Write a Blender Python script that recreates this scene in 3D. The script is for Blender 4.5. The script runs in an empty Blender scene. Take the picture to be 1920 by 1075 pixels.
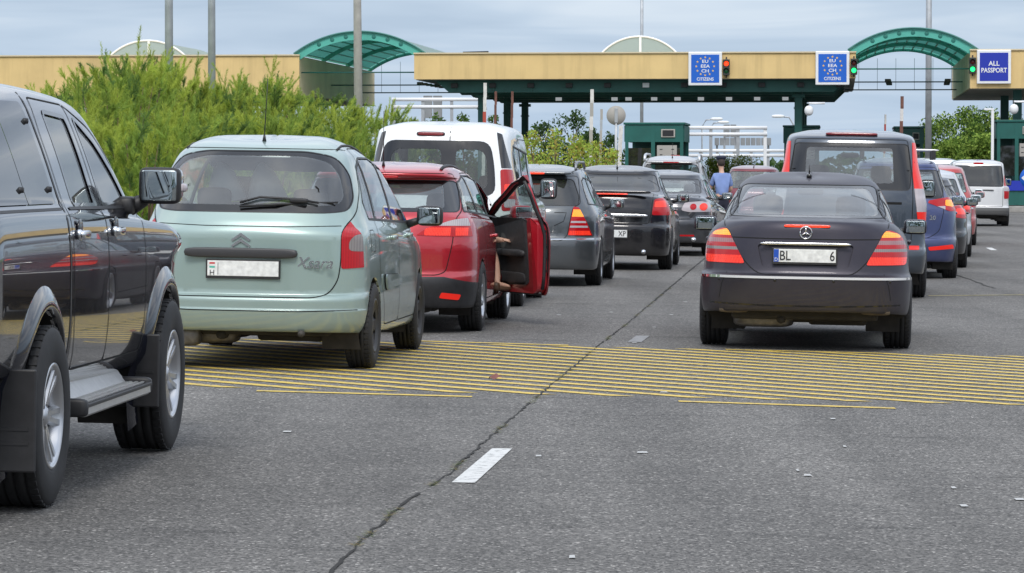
import bpy, bmesh, math, random
import numpy as np
from mathutils import Vector, Matrix, Euler
from mathutils.bvhtree import BVHTree
R = math.radians
sc = bpy.context.scene
C = sc.collection
# ------------------------------------------------------------------ camera
FPX = 6500.0; CAMH = 1.48; HORY = 320.0
TILT = math.atan((537.5-HORY)/FPX)
cam_d = bpy.data.cameras.new('camera'); cam = bpy.data.objects.new('camera', cam_d); C.objects.link(cam)
cam.location = (0, 0, CAMH); cam.rotation_euler = (R(90)-TILT, 0, 0)
cam_d.sensor_width = 36; cam_d.lens = FPX/1920*36; cam_d.clip_start = .5; cam_d.clip_end = 5000
sc.camera = cam
# ------------------------------------------------------------------ world
SUN_EL, SUN_AZ = 46, 184
w = bpy.data.worlds.new('World'); sc.world = w; w.use_nodes = True
nt = w.node_tree; nt.nodes.clear()
def N(nt, t, **k):
    n = nt.nodes.new(t)
    for a, b in k.items(): setattr(n, a, b)
    return n
sky = N(nt, 'ShaderNodeTexSky'); sky.sky_type = 'NISHITA'; sky.sun_disc = False
sky.sun_elevation = R(SUN_EL); sky.sun_rotation = R(SUN_AZ); sky.dust_density = 2.0
skm = N(nt, 'ShaderNodeVectorMath', operation='SCALE'); skm.inputs['Scale'].default_value = .1
nt.links.new(sky.outputs[0], skm.inputs[0])
tc = N(nt, 'ShaderNodeTexCoord')
sep = N(nt, 'ShaderNodeSeparateXYZ'); nt.links.new(tc.outputs['Generated'], sep.inputs[0])
den = N(nt, 'ShaderNodeMath', operation='ADD'); den.inputs[1].default_value = .06; nt.links.new(sep.outputs[2], den.inputs[0])
mx = N(nt, 'ShaderNodeMath', operation='MAXIMUM'); mx.inputs[1].default_value = .02; nt.links.new(den.outputs[0], mx.inputs[0])
dx = N(nt, 'ShaderNodeMath', operation='DIVIDE'); nt.links.new(sep.outputs[0], dx.inputs[0]); nt.links.new(mx.outputs[0], dx.inputs[1])
dy = N(nt, 'ShaderNodeMath', operation='DIVIDE'); nt.links.new(sep.outputs[1], dy.inputs[0]); nt.links.new(mx.outputs[0], dy.inputs[1])
cmb = N(nt, 'ShaderNodeCombineXYZ'); nt.links.new(dx.outputs[0], cmb.inputs[0]); nt.links.new(dy.outputs[0], cmb.inputs[1])
n1 = N(nt, 'ShaderNodeTexNoise'); n1.inputs['Scale'].default_value = .85; n1.inputs['Detail'].default_value = 3.5; n1.inputs['Roughness'].default_value = .56
n1.inputs['Distortion'].default_value = .5
nt.links.new(cmb.outputs[0], n1.inputs['Vector'])
rp = N(nt, 'ShaderNodeValToRGB'); e = rp.color_ramp.elements
e[0].position = .34; e[0].color = (.36, .42, .53, 1); e[1].position = .68; e[1].color = (1.0, 1.0, 1.0, 1)
m_ = rp.color_ramp.elements.new(.5); m_.color = (.58, .64, .74, 1)
nt.links.new(n1.outputs[0], rp.inputs[0])
# overcast luminance: the zenith is brighter than the horizon
ze = N(nt, 'ShaderNodeMapRange'); ze.inputs[1].default_value = 0; ze.inputs[2].default_value = .75; ze.inputs[3].default_value = .8; ze.inputs[4].default_value = 1.75
nt.links.new(sep.outputs[2], ze.inputs[0])
cl = N(nt, 'ShaderNodeVectorMath', operation='SCALE'); nt.links.new(rp.outputs[0], cl.inputs[0]); nt.links.new(ze.outputs[0], cl.inputs['Scale'])
# low haze band of the overcast near the horizon
hz = N(nt, 'ShaderNodeMapRange'); hz.inputs[1].default_value = .0; hz.inputs[2].default_value = .16; hz.inputs[3].default_value = .9; hz.inputs[4].default_value = 0
nt.links.new(sep.outputs[2], hz.inputs[0])
mh = N(nt, 'ShaderNodeMix', data_type='RGBA'); nt.links.new(hz.outputs[0], mh.inputs[0]); nt.links.new(cl.outputs[0], mh.inputs[6]); mh.inputs[7].default_value = (.395, .52, .68, 1)
ms = N(nt, 'ShaderNodeMix', data_type='RGBA'); ms.inputs[0].default_value = .85
nt.links.new(skm.outputs[0], ms.inputs[6]); nt.links.new(mh.outputs[2], ms.inputs[7])
bg = N(nt, 'ShaderNodeBackground'); bg.inputs[1].default_value = 1.0
nt.links.new(ms.outputs[2], bg.inputs[0])
wo = N(nt, 'ShaderNodeOutputWorld'); nt.links.new(bg.outputs[0], wo.inputs[0])
sl = bpy.data.lights.new('sun', 'SUN'); sl.energy = 1.5; sl.angle = R(18); sl.color = (1, .96, .9)
so = bpy.data.objects.new('sun', sl); C.objects.link(so)
# sun stands behind and to the left of the camera
sd = Vector((math.sin(R(SUN_AZ))*math.cos(R(SUN_EL)), math.cos(R(SUN_AZ))*math.cos(R(SUN_EL)), math.sin(R(SUN_EL))))
so.rotation_euler = sd.to_track_quat('Z', 'Y').to_euler()
so.location = (0, 0, 40)
sc.view_settings.view_transform = 'Standard'; sc.view_settings.look = 'None'
sc.view_settings.exposure = 0.38; sc.view_settings.gamma = 1
sc.render.engine = 'CYCLES'
# ------------------------------------------------------------------ ground shape
CF = .017
def gz(x): return -CF*max(-9.0, min(5.0, x))
def at(px, py, Y):
    """world point seen at a pixel of the photo at distance Y (used to survey the place)"""
    return ((px-960)/FPX*Y, Y, CAMH-(py-HORY)/FPX*Y)
# ------------------------------------------------------------------ materials
MATS = {}
def mat(name, col, rough=.5, metal=0, coat=0, emit=None, es=1, noise=None, bump=None, spec=None, dirt=None, coatr=.03):
    if name in MATS: return MATS[name]
    m = bpy.data.materials.new(name); m.use_nodes = True; t = m.node_tree
    b = t.nodes['Principled BSDF']
    b.inputs['Base Color'].default_value = (*col, 1); b.inputs['Roughness'].default_value = rough; b.inputs['Metallic'].default_value = metal
    b.inputs['Coat Weight'].default_value = coat; b.inputs['Coat Roughness'].default_value = coatr
    if spec is not None: b.inputs['Specular IOR Level'].default_value = spec
    if emit: b.inputs['Emission Color'].default_value = (*emit, 1); b.inputs['Emission Strength'].default_value = es
    c = None
    tcn = N(t, 'ShaderNodeTexCoord')
    if noise:   # (scale, amount)
        no = N(t, 'ShaderNodeTexNoise'); no.inputs['Scale'].default_value = noise[0]; no.inputs['Detail'].default_value = 6
        t.links.new(tcn.outputs['Object'], no.inputs['Vector'])
        mr = N(t, 'ShaderNodeMapRange'); mr.inputs[1].default_value = .3; mr.inputs[2].default_value = .7
        mr.inputs[3].default_value = 1-noise[1]; mr.inputs[4].default_value = 1+noise[1]; t.links.new(no.outputs[0], mr.inputs[0])
        vm = N(t, 'ShaderNodeVectorMath', operation='SCALE'); vm.inputs[0].default_value = col; t.links.new(mr.outputs[0], vm.inputs['Scale'])
        t.links.new(vm.outputs[0], b.inputs['Base Color']); c = vm.outputs[0]
    if dirt:    # (height, amount, colour) road dust thrown up on the lower panels
        sp = N(t, 'ShaderNodeSeparateXYZ'); t.links.new(tcn.outputs['Object'], sp.inputs[0])
        no = N(t, 'ShaderNodeTexNoise'); no.inputs['Scale'].default_value = 7; no.inputs['Detail'].default_value = 8; no.inputs['Roughness'].default_value = .7
        t.links.new(tcn.outputs['Object'], no.inputs['Vector'])
        mr = N(t, 'ShaderNodeMapRange'); mr.inputs[1].default_value = dirt[0]; mr.inputs[2].default_value = .15; mr.inputs[3].default_value = 0; mr.inputs[4].default_value = dirt[1]
        t.links.new(sp.outputs[2], mr.inputs[0])
        mu = N(t, 'ShaderNodeMath', operation='MULTIPLY'); t.links.new(mr.outputs[0], mu.inputs[0]); t.links.new(no.outputs[0], mu.inputs[1])
        ad = N(t, 'ShaderNodeMath', operation='MULTIPLY_ADD'); t.links.new(no.outputs[0], ad.inputs[0]); ad.inputs[1].default_value = .1*dirt[1]; t.links.new(mu.outputs[0], ad.inputs[2])
        mi = N(t, 'ShaderNodeMix', data_type='RGBA'); t.links.new(ad.outputs[0], mi.inputs[0])
        if c: t.links.new(c, mi.inputs[6])
        else: mi.inputs[6].default_value = (*col, 1)
        mi.inputs[7].default_value = (*dirt[2], 1); t.links.new(mi.outputs[2], b.inputs['Base Color'])
        ra = N(t, 'ShaderNodeMath', operation='MULTIPLY_ADD'); t.links.new(ad.outputs[0], ra.inputs[0]); ra.inputs[1].default_value = .5; ra.inputs[2].default_value = rough
        t.links.new(ra.outputs[0], b.inputs['Roughness'])
        rc = N(t, 'ShaderNodeMath', operation='MULTIPLY_ADD'); t.links.new(ad.outputs[0], rc.inputs[0]); rc.inputs[1].default_value = .15; rc.inputs[2].default_value = coatr
        t.links.new(rc.outputs[0], b.inputs['Coat Roughness'])
    if bump:    # (scale, strength, distance)
        no = N(t, 'ShaderNodeTexNoise'); no.inputs['Scale'].default_value = bump[0]; no.inputs['Detail'].default_value = 4
        t.links.new(tcn.outputs['Object'], no.inputs['Vector'])
        bu = N(t, 'ShaderNodeBump'); bu.inputs['Strength'].default_value = bump[1]; bu.inputs['Distance'].default_value = bump[2]
        t.links.new(no.outputs[0], bu.inputs['Height']); t.links.new(bu.outputs[0], b.inputs['Normal'])
    MATS[name] = m; return m
DUST = (.19, .175, .155)
def paint(name, col, metal=.5, rough=.32, dirt=.5):
    return mat(name, col, rough, metal, coat=1, dirt=(.75, dirt, DUST), spec=.25 if max(col) < .03 else .5)
def glass(name, tint, refl=1.0, film=.09):
    if name in MATS: return MATS[name]
    m = bpy.data.materials.new(name); m.use_nodes = True; t = m.node_tree; t.nodes.clear()
    o = N(t, 'ShaderNodeOutputMaterial'); tr = N(t, 'ShaderNodeBsdfTransparent'); tr.inputs[0].default_value = (*tint, 1)
    g = N(t, 'ShaderNodeBsdfGlossy'); g.inputs['Roughness'].default_value = .015; g.inputs[0].default_value = (1, 1, 1, 1)
    lw = N(t, 'ShaderNodeLayerWeight'); lw.inputs[0].default_value = .5
    pw = N(t, 'ShaderNodeMath', operation='POWER'); pw.inputs[1].default_value = 4.5; t.links.new(lw.outputs['Facing'], pw.inputs[0])
    f = N(t, 'ShaderNodeMath', operation='MULTIPLY_ADD'); t.links.new(pw.outputs[0], f.inputs[0]); f.inputs[1].default_value = .92*refl; f.inputs[2].default_value = .075*refl
    mm = N(t, 'ShaderNodeMixShader'); t.links.new(f.outputs[0], mm.inputs[0]); t.links.new(tr.outputs[0], mm.inputs[1]); t.links.new(g.outputs[0], mm.inputs[2])
    # thin film of dust on the pane; pale glass has more, painting in grey reflections
    d = N(t, 'ShaderNodeBsdfDiffuse'); d.inputs[0].default_value = (.35, .36, .36, 1)
    tcn = N(t, 'ShaderNodeTexCoord'); no = N(t, 'ShaderNodeTexNoise'); no.inputs['Scale'].default_value = 5; no.inputs['Detail'].default_value = 6
    t.links.new(tcn.outputs['Object'], no.inputs[0])
    mu = N(t, 'ShaderNodeMath', operation='MULTIPLY'); mu.inputs[1].default_value = film; t.links.new(no.outputs[0], mu.inputs[0])
    m2 = N(t, 'ShaderNodeMixShader'); t.links.new(mu.outputs[0], m2.inputs[0]); t.links.new(mm.outputs[0], m2.inputs[1]); t.links.new(d.outputs[0], m2.inputs[2])
    t.links.new(m2.outputs[0], o.inputs[0]); MATS[name] = m; return m
def ledmat(name, base, hot, strength, scale=70):
    """lit lamp lens: rows of small bright cells in a coloured lens"""
    if name in MATS: return MATS[name]
    m = mat(name, base, .2, coat=.4, spec=.3); t = m.node_tree; b = t.nodes['Principled BSDF']
    tcn = N(t, 'ShaderNodeTexCoord'); v = N(t, 'ShaderNodeTexVoronoi'); v.inputs['Scale'].default_value = scale; v.inputs['Randomness'].default_value = .15
    t.links.new(tcn.outputs['Object'], v.inputs['Vector'])
    mr = N(t, 'ShaderNodeMapRange'); mr.inputs[1].default_value = .15; mr.inputs[2].default_value = .6; mr.inputs[3].default_value = strength*1.5; mr.inputs[4].default_value = strength*.35
    t.links.new(v.outputs['Distance'], mr.inputs[0]); t.links.new(mr.outputs[0], b.inputs['Emission Strength'])
    b.inputs['Emission Color'].default_value = (*hot, 1); return m
def lensmat(name, col, emit=None, es=0, coat=.35):
    """moulded lamp lens with fine vertical flutes"""
    if name in MATS: return MATS[name]
    m = mat(name, col, .22, coat=coat, emit=emit, es=es, spec=.3); t = m.node_tree; b = t.nodes['Principled BSDF']
    tcn = N(t, 'ShaderNodeTexCoord'); wv = N(t, 'ShaderNodeTexWave'); wv.inputs['Scale'].default_value = 18
    t.links.new(tcn.outputs['Object'], wv.inputs['Vector'])
    mr = N(t, 'ShaderNodeMapRange'); mr.inputs[3].default_value = .85; mr.inputs[4].default_value = 1.1; t.links.new(wv.outputs[1], mr.inputs[0])
    vm = N(t, 'ShaderNodeVectorMath', operation='SCALE'); vm.inputs[0].default_value = col; t.links.new(mr.outputs[0], vm.inputs['Scale'])
    t.links.new(vm.outputs[0], b.inputs['Base Color']); return m

TYRE = mat('tyre_rubber', (.016, .016, .017), .72, noise=(9, .3), bump=(60, .3, .002))
BLACK = mat('black_plastic', (.018, .018, .02), .5, noise=(14, .25))
GLOSSB = mat('gloss_black_trim', (.008, .008, .009), .15, coat=.5)
GAP = mat('panel_gap', (.004, .004, .004), .9)
UNDER = mat('underbody', (.03, .027, .024), .85, noise=(8, .4))
LINING = mat('interior_lining', (.022, .022, .025), .9)
LINING2 = mat('pale_lining', (.20, .20, .20), .9)
SEAT = mat('seat_fabric', (.025, .025, .028), .85, noise=(30, .3))
CHROME = mat('chrome', (.72, .73, .75), .1, 1)
ALLOY = mat('alloy_silver', (.5, .51, .53), .28, .85, coat=.4)
STEELG = mat('dull_steel', (.18, .17, .16), .5, .8, noise=(20, .3))
COVER = mat('dark_wheel_cover', (.05, .05, .052), .45, .3)
REDL = lensmat('red_lens', (.36, .004, .008), (.9, .01, .01), .05)
REDT = mat('tail_lamp_lit', (.45, .01, .008), .2, coat=.4, spec=.3, emit=(1, .03, .012), es=.3)
REDB = ledmat('brake_lamp_lit', (.5, .02, .01), (1, .05, .02), .55)
REDS = mat('brake_strip_lit', (.5, .02, .01), .2, coat=1, emit=(1, .05, .01), es=.85)
AMBL = ledmat('indicator_lit', (.6, .2, .02), (1, .28, .02), 1.15)
CLEAR = lensmat('clear_lens', (.44, .40, .42)); PINKL = lensmat('pinkish_lens', (.30, .15, .16))
GREYL = lensmat('smoky_lens', (.22, .2, .2))
GL = glass('window_glass', (.55, .63, .60))
GLC = glass('pale_window_glass', (.76, .84, .84), 1.6, .22)  # extra film stands in for pale reflections on the screens
GLD = glass('tinted_glass', (.05, .055, .06))
MIRR = mat('mirror_glass', (.42, .47, .49), .02, 1)
PLATE = mat('plate_white', (.70, .71, .70), .35, noise=(26, .16))
SKIN = mat('skin', (.62, .38, .28), .55, noise=(12, .08))
# ------------------------------------------------------------------ mesh helpers
def tag(o, label=None, cat=None, group=None, kind=None):
    if label: o['label'] = label
    if cat: o['category'] = cat
    if group: o['group'] = group
    if kind: o['kind'] = kind
    return o
def empty(name, loc=(0, 0, 0), rot=(0, 0, 0), parent=None):
    o = bpy.data.objects.new(name, None); C.objects.link(o); o.location = loc; o.rotation_euler = rot; o.empty_display_size = .2
    if parent: o.parent = parent
    return o
class MB:
    """collects geometry with material slots and links it as one mesh object"""
    def __init__(s): s.v = []; s.f = []; s.m = []; s.mats = []; s.sm = []
    def mi(s, m):
        if m not in s.mats: s.mats.append(m)
        return s.mats.index(m)
    def add(s, vs, fs, m, smooth=False):
        b = len(s.v); s.v += [tuple(v) for v in vs]; i = s.mi(m)
        for f in fs: s.f.append(tuple(b+j for j in f)); s.m.append(i); s.sm.append(smooth)
        return s
    def box(s, c, d, m, rot=None, bev=0):
        hx, hy, hz = d[0]/2, d[1]/2, d[2]/2
        if bev > 0:
            bm = bmesh.new(); bmesh.ops.create_cube(bm, size=1)
            for v in bm.verts: v.co = Vector((v.co.x*d[0], v.co.y*d[1], v.co.z*d[2]))
            bmesh.ops.bevel(bm, geom=bm.edges[:], offset=bev, segments=2, affect='EDGES', profile=.5)
            vs = [v.co.copy() for v in bm.verts]; fs = [[v.index for v in f.verts] for f in bm.faces]; bm.free()
        else:
            vs = [Vector((x*hx, y*hy, z*hz)) for x in (-1, 1) for y in (-1, 1) for z in (-1, 1)]
            fs = [(0, 1, 3, 2), (4, 6, 7, 5), (0, 4, 5, 1), (2, 3, 7, 6), (0, 2, 6, 4), (1, 5, 7, 3)]
        if rot is not None: vs = [rot @ v for v in vs]
        c = Vector(c); return s.add([v+c for v in vs], fs, m)
    def tube(s, pts, r, m, n=8, cap=True, smooth=True):
        pts = [Vector(p) for p in pts]; rs = r if isinstance(r, (list, tuple)) else [r]*len(pts)
        vs = []; fs = []
        up = Vector((0, 0, 1))
        for i, p in enumerate(pts):
            t = (pts[min(i+1, len(pts)-1)]-pts[max(i-1, 0)]).normalized()
            a = t.cross(up if abs(t.z) < .95 else Vector((1, 0, 0))).normalized(); b = t.cross(a)
            for k in range(n):
                an = 2*math.pi*k/n; vs.append(p+(a*math.cos(an)+b*math.sin(an))*rs[i])
        for i in range(len(pts)-1):
            for k in range(n): fs.append((i*n+k, i*n+(k+1) % n, (i+1)*n+(k+1) % n, (i+1)*n+k))
        if cap: fs.append(tuple(range(n))); fs.append(tuple(range(len(vs)-1, len(vs)-n-1, -1)))
        return s.add(vs, fs, m, smooth)
    def sup(s, c, r, m, e1=.5, e2=.5, nu=10, nv=16, rot=None):
        """superellipsoid: soft box"""
        def sp(a, e): return math.copysign(abs(a)**e, a)
        vs = []; fs = []
        for i in range(nu+1):
            u = -math.pi/2+math.pi*i/nu
            for j in range(nv):
                v = 2*math.pi*j/nv
                vs.append(Vector((r[0]*sp(math.cos(u), e1)*sp(math.cos(v), e2), r[1]*sp(math.cos(u), e1)*sp(math.sin(v), e2), r[2]*sp(math.sin(u), e1))))
        for i in range(nu):
            for j in range(nv): fs.append((i*nv+j, i*nv+(j+1) % nv, (i+1)*nv+(j+1) % nv, (i+1)*nv+j))
        if rot is not None: vs = [rot @ v for v in vs]
        c = Vector(c); return s.add([v+c for v in vs], fs, m, True)
    def prism(s, poly, a, b, m, axis='y'):
        """flat outline given depth: poly in (x,z) for axis y, (y,z) for axis x, (x,y) for axis z"""
        def P(p, d): return {'y': (p[0], d, p[1]), 'x': (d, p[0], p[1]), 'z': (p[0], p[1], d)}[axis]
        n = len(poly); vs = [P(p, a) for p in poly]+[P(p, b) for p in poly]
        fs = [tuple(range(n)), tuple(range(2*n-1, n-1, -1))]+[(i, n+i, n+(i+1) % n, (i+1) % n) for i in range(n)]
        return s.add(vs, fs, m)
    def lathe(s, prof, m, n=32, axis='x', c=(0, 0, 0), smooth=True, close=False):
        """prof: (radius, position along axis)"""
        vs = []; fs = []; k = len(prof)
        for j in range(n):
            a = 2*math.pi*j/n; ca, sa = math.cos(a), math.sin(a)
            for r, x in prof:
                p = {'x': (x, r*ca, r*sa), 'y': (r*ca, x, r*sa), 'z': (r*ca, r*sa, x)}[axis]
                vs.append((p[0]+c[0], p[1]+c[1], p[2]+c[2]))
        for j in range(n):
            for i in range(k-1 if not close else k):
                fs.append((j*k+i, j*k+(i+1) % k, ((j+1) % n)*k+(i+1) % k, ((j+1) % n)*k+i))
        return s.add(vs, fs, m, smooth)
    def mesh(s, name):
        me = bpy.data.meshes.new(name); me.from_pydata(s.v, [], s.f)
        for m in s.mats: me.materials.append(m)
        me.polygons.foreach_set('material_index', s.m); me.polygons.foreach_set('use_smooth', s.sm); me.update(); return me
    def build(s, name, parent=None, loc=None, rot=None, fix=True):
        me = s.mesh(name)
        if fix and len(s.f) < 20000:
            bm = bmesh.new(); bm.from_mesh(me); bmesh.ops.recalc_face_normals(bm, faces=bm.faces); bm.to_mesh(me); bm.free()
        o = bpy.data.objects.new(name, me); C.objects.link(o)
        if parent: o.parent = parent
        if loc: o.location = loc
        if rot: o.rotation_euler = rot
        return o
def text_mb(mb, s, size, m, c, right=(1, 0, 0), up=(0, 0, 1), thick=.001, shear=0, bold=0, wscale=1, align='CENTER'):
    """flat lettering laid on a plane through c"""
    cu = bpy.data.curves.new('t', 'FONT'); cu.body = s; cu.size = size; cu.align_x = align; cu.align_y = 'CENTER'; cu.shear = shear; cu.offset = bold; cu.resolution_u = 3
    cu.fill_mode = 'BOTH'; cu.extrude = thick
    o = bpy.data.objects.new('t', cu); C.objects.link(o); dg = bpy.context.evaluated_depsgraph_get(); dg.update()
    me = bpy.data.meshes.new_from_object(o.evaluated_get(dg)); rt = Vector(right).normalized(); u = Vector(up).normalized(); nn = rt.cross(u); c = Vector(c)
    vs = [c+rt*(v.co.x*wscale)+u*v.co.y+nn*(v.co.z) for v in me.vertices]; fs = [tuple(p.vertices) for p in me.polygons]
    mb.add(vs, fs, m); bpy.data.objects.remove(o); bpy.data.curves.remove(cu); bpy.data.meshes.remove(me)
def rpoly(pts, r, n=4):
    """round the corners of a convex outline"""
    out = []; k = len(pts)
    for i in range(k):
        p = Vector(pts[i]).to_2d(); a = Vector(pts[i-1]).to_2d(); b = Vector(pts[(i+1) % k]).to_2d()
        rr = r[i] if isinstance(r, (list, tuple)) else r
        if rr <= 0: out.append(tuple(p)); continue
        da = (a-p); db = (b-p); l = min(rr, da.length*.48, db.length*.48)
        s_ = p+da.normalized()*l; t_ = p+db.normalized()*l
        for j in range(n+1):
            q = j/n; out.append(tuple(s_*(1-q)**2+p*2*q*(1-q)+t_*q*q))
    return out
def circ(cx, cy, r, n=24, a0=0): return [(cx+r*math.cos(a0+2*math.pi*i/n), cy+r*math.sin(a0+2*math.pi*i/n)) for i in range(n)]
def clip2(poly, axis, val, keep_less):
    out = []
    for i in range(len(poly)):
        a = poly[i-1]; b = poly[i]
        ia = (a[axis] <= val) == keep_less; ib = (b[axis] <= val) == keep_less
        if ia != ib:
            t = (val-a[axis])/(b[axis]-a[axis]); out.append((a[0]+(b[0]-a[0])*t, a[1]+(b[1]-a[1])*t))
        if ib: out.append(b)
    return out
# ------------------------------------------------------------------ car construction
def pchip(K, sub):
    """monotone cubic through key rows K (k, n) -> dense rows"""
    k = len(K); d = np.diff(K, axis=0); m = np.zeros_like(K)
    for i in range(1, k-1):
        a, b = d[i-1], d[i]; s = a*b > 0
        with np.errstate(divide='ignore', invalid='ignore'): h = 2*a*b/(a+b)
        m[i] = np.where(s, h, 0)
    m[0] = d[0]; m[-1] = d[-1]; out = []
    for i in range(k-1):
        for j in range(sub):
            t = j/sub; t2 = t*t; t3 = t2*t
            out.append((2*t3-3*t2+1)*K[i]+(t3-2*t2+t)*m[i]+(-2*t3+3*t2)*K[i+1]+(t3-t2)*m[i+1])
    out.append(K[-1]); return out
NR, NS, NF = 26, 26, 10
def half_ring(w, yR, zR, zM, yF, zF, dR, nR, tp, dF=None):
    dF = dF or (min(.8, (yF-yR)*.3) if zF < .96 else min(.32, (yF-yR)*.3)); dR = min(dR, (yF-yR)*.45)
    def arc(d, n, cnt):
        th = np.linspace(0, math.pi/2, 400); x = np.sin(th)**(2/n); y = 1-np.cos(th)**(2/n)
        X = x*w; Y = y*d; L = np.concatenate([[0], np.cumsum(np.hypot(np.diff(X), np.diff(Y)))])
        q = np.linspace(0, L[-1], cnt); return np.interp(q, L, X), np.interp(q, L, Y)
    xr, yr = arc(dR, nR, NR); xf, yf = arc(dF, 2.6, NF)
    ys = np.linspace(yR+dR, yF-dF, NS+2)[1:-1]
    x = np.concatenate([xr, np.full(NS, w), xf[::-1]]); y = np.concatenate([yR+yr, ys, yF-yf[::-1]])
    ym = (yR+yF)/2; q = np.clip((ym-y)/(ym-yR), 0, 1); x = x*(1-tp*q**2)
    u = (y-yR)/(yF-yR)
    z = zR*(1-u)*(1-2*u)+zM*4*u*(1-u)+zF*u*(2*u-1)
    return np.stack([x, y, z], 1)
AX = {'back': (0, 2), 'front': (0, 2), 'right': (1, 2), 'left': (1, 2), 'top': (0, 1)}
def split_islands(o):
    """each separate strip of trim becomes a part of its own"""
    me = o.data; n = len(me.vertices); par = list(range(n))
    def find(i):
        while par[i] != i: par[i] = par[par[i]]; i = par[i]
        return i
    for p in me.polygons:
        a = find(p.vertices[0])
        for v in p.vertices[1:]: par[find(v)] = a
    grp = {}
    for p in me.polygons: grp.setdefault(find(p.vertices[0]), []).append(p)
    if len(grp) < 2: return
    co = [v.co.copy() for v in me.vertices]; old = me
    for k, (root, ps) in enumerate(sorted(grp.items(), key=lambda t: -len(t[1]))):
        ids = {}; V = []; F = []
        for p in ps:
            for v in p.vertices:
                if v not in ids: ids[v] = len(V); V.append(co[v])
            F.append([ids[v] for v in p.vertices])
        m = bpy.data.meshes.new(o.name.split('.')[0]); m.from_pydata([tuple(v) for v in V], [], F); m.materials.append(old.materials[0]); m.polygons.foreach_set('use_smooth', [True]*len(F)); m.update()
        if k == 0: o.data = m
        elif len(F) > 3: q = bpy.data.objects.new(o.name.split('.')[0], m); C.objects.link(q); q.parent = o.parent
class Car:
    def __init__(s, name, label, loc, yaw, keys, L, paintm, cat='car', group=None, sub=4, lining=LINING, roll=True):
        x, y = loc
        s.root = empty(name, (x, y, gz(x)), (0, math.atan(CF) if roll else 0, -R(yaw))); tag(s.root, label, cat, group)
        s.L = L; s.paint = paintm; s.lining = lining; s.name = name
        rows = pchip(np.array([half_ring(*k) for k in keys]), sub)
        bm = bmesh.new(); s.bm = bm; grid = []
        for r in rows:
            n = len(r); vs = []
            for i in range(n): vs.append(bm.verts.new(r[i]))
            lft = [bm.verts.new((-r[i][0], r[i][1], r[i][2])) for i in range(1, n-1)]
            grid.append(vs+lft[::-1])
        m = len(grid[0])
        for a, b in zip(grid[:-1], grid[1:]):
            for i in range(m): bm.faces.new((a[i], a[(i+1) % m], b[(i+1) % m], b[i]))
        try: bm.faces.new(grid[-1])
        except Exception: pass
        bmesh.ops.remove_doubles(bm, verts=bm.verts[:], dist=1e-5)
        bm.normal_update(); bm.faces.ensure_lookup_table()
        s.reg = bm.faces.layers.int.new('reg'); s.bvh = BVHTree.FromBMesh(bm)
        s.regions = [dict(name='body', mat=paintm, parent=None, off=0, label=None, line=True)]
        s.trim = MB()   # panel gaps and rubber seals, kept in the body mesh
    # --- survey of the skin
    def hit(s, axis, a, b):
        o, d = {'back': ((a, -3, b), (0, 1, 0)), 'front': ((a, s.L+3, b), (0, -1, 0)), 'right': ((4, a, b), (-1, 0, 0)), 'left': ((-4, a, b), (1, 0, 0)), 'top': ((a, b, 5), (0, 0, -1))}[axis]
        p, n, _, _ = s.bvh.ray_cast(Vector(o), Vector(d))
        if p is None:
            p, n, _, _ = s.bvh.find_nearest(Vector({'back': (a, 0, b), 'front': (a, s.L, b), 'right': (.8, a, b), 'left': (-.8, a, b), 'top': (a, b, 1.4)}[axis]))
        if n.dot(Vector(d)) > 0: n = -n
        return p, n
    def line(s, pts, axis, width=.008, m=GAP, closed=False, off=.0018, step=.04):
        P = []
        pts = list(pts)+([pts[0]] if closed else [])
        for a, b in zip(pts[:-1], pts[1:]):
            n = max(1, int(math.hypot(b[0]-a[0], b[1]-a[1])/step))
            for i in range(n): P.append((a[0]+(b[0]-a[0])*i/n, a[1]+(b[1]-a[1])*i/n))
        P.append(pts[-1])
        H = [s.hit(axis, *p) for p in P]; vs = []
        for i, (p, n) in enumerate(H):
            t = (H[min(i+1, len(H)-1)][0]-H[max(i-1, 0)][0])
            if t.length < 1e-6: t = Vector((1, 0, 0))
            c = n.cross(t.normalized()); 
            if c.length < 1e-5: c = Vector((0, 0, 1))
            c.normalize(); vs += [p+n*off-c*width/2, p+n*off+c*width/2]
        fs = [(2*i, 2*i+1, 2*i+3, 2*i+2) for i in range(len(H)-1) if (H[i][0]-H[i+1][0]).length < .25]
        s.trim.add(vs, fs, m, True)
    def cut(s, name, poly, axis, mat_, parent=None, off=0, delete=False, over=(0,), label=None, trim=0, nmin=None, lim=None, line=0, trimm=BLACK):
        bm, reg = s.bm, s.reg; i0, i1 = AX[axis]
        A = sum(poly[i-1][0]*poly[i][1]-poly[i][0]*poly[i-1][1] for i in range(len(poly)))
        if A < 0: poly = poly[::-1]
        lo = (min(p[0] for p in poly), min(p[1] for p in poly)); hi = (max(p[0] for p in poly), max(p[1] for p in poly))
        ym = s.L*.5; cand = []
        for f in bm.faces:
            if f[reg] not in over: continue
            c = f.calc_center_median(); n = f.normal
            if axis == 'back' and not (n.y < (nmin if nmin is not None else -.03) and c.y < (lim or ym)): continue
            if axis == 'front' and not (n.y > .12 and c.y > ym): continue
            if axis == 'right' and not (n.x > (nmin if nmin is not None else .15) and c.x > (lim or .3)): continue
            if axis == 'left' and not (n.x < -(nmin if nmin is not None else .15) and c.x < -(lim or .3)): continue
            if axis == 'top' and not n.z > .4: continue
            vs = [v.co for v in f.verts]
            if max(v[i0] for v in vs) < lo[0] or min(v[i0] for v in vs) > hi[0] or max(v[i1] for v in vs) < lo[1] or min(v[i1] for v in vs) > hi[1]: continue
            cand.append(f)
        TMP = 9999
        orig = {}
        inside = cand
        keepv = {f: f[reg] for f in cand}
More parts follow.
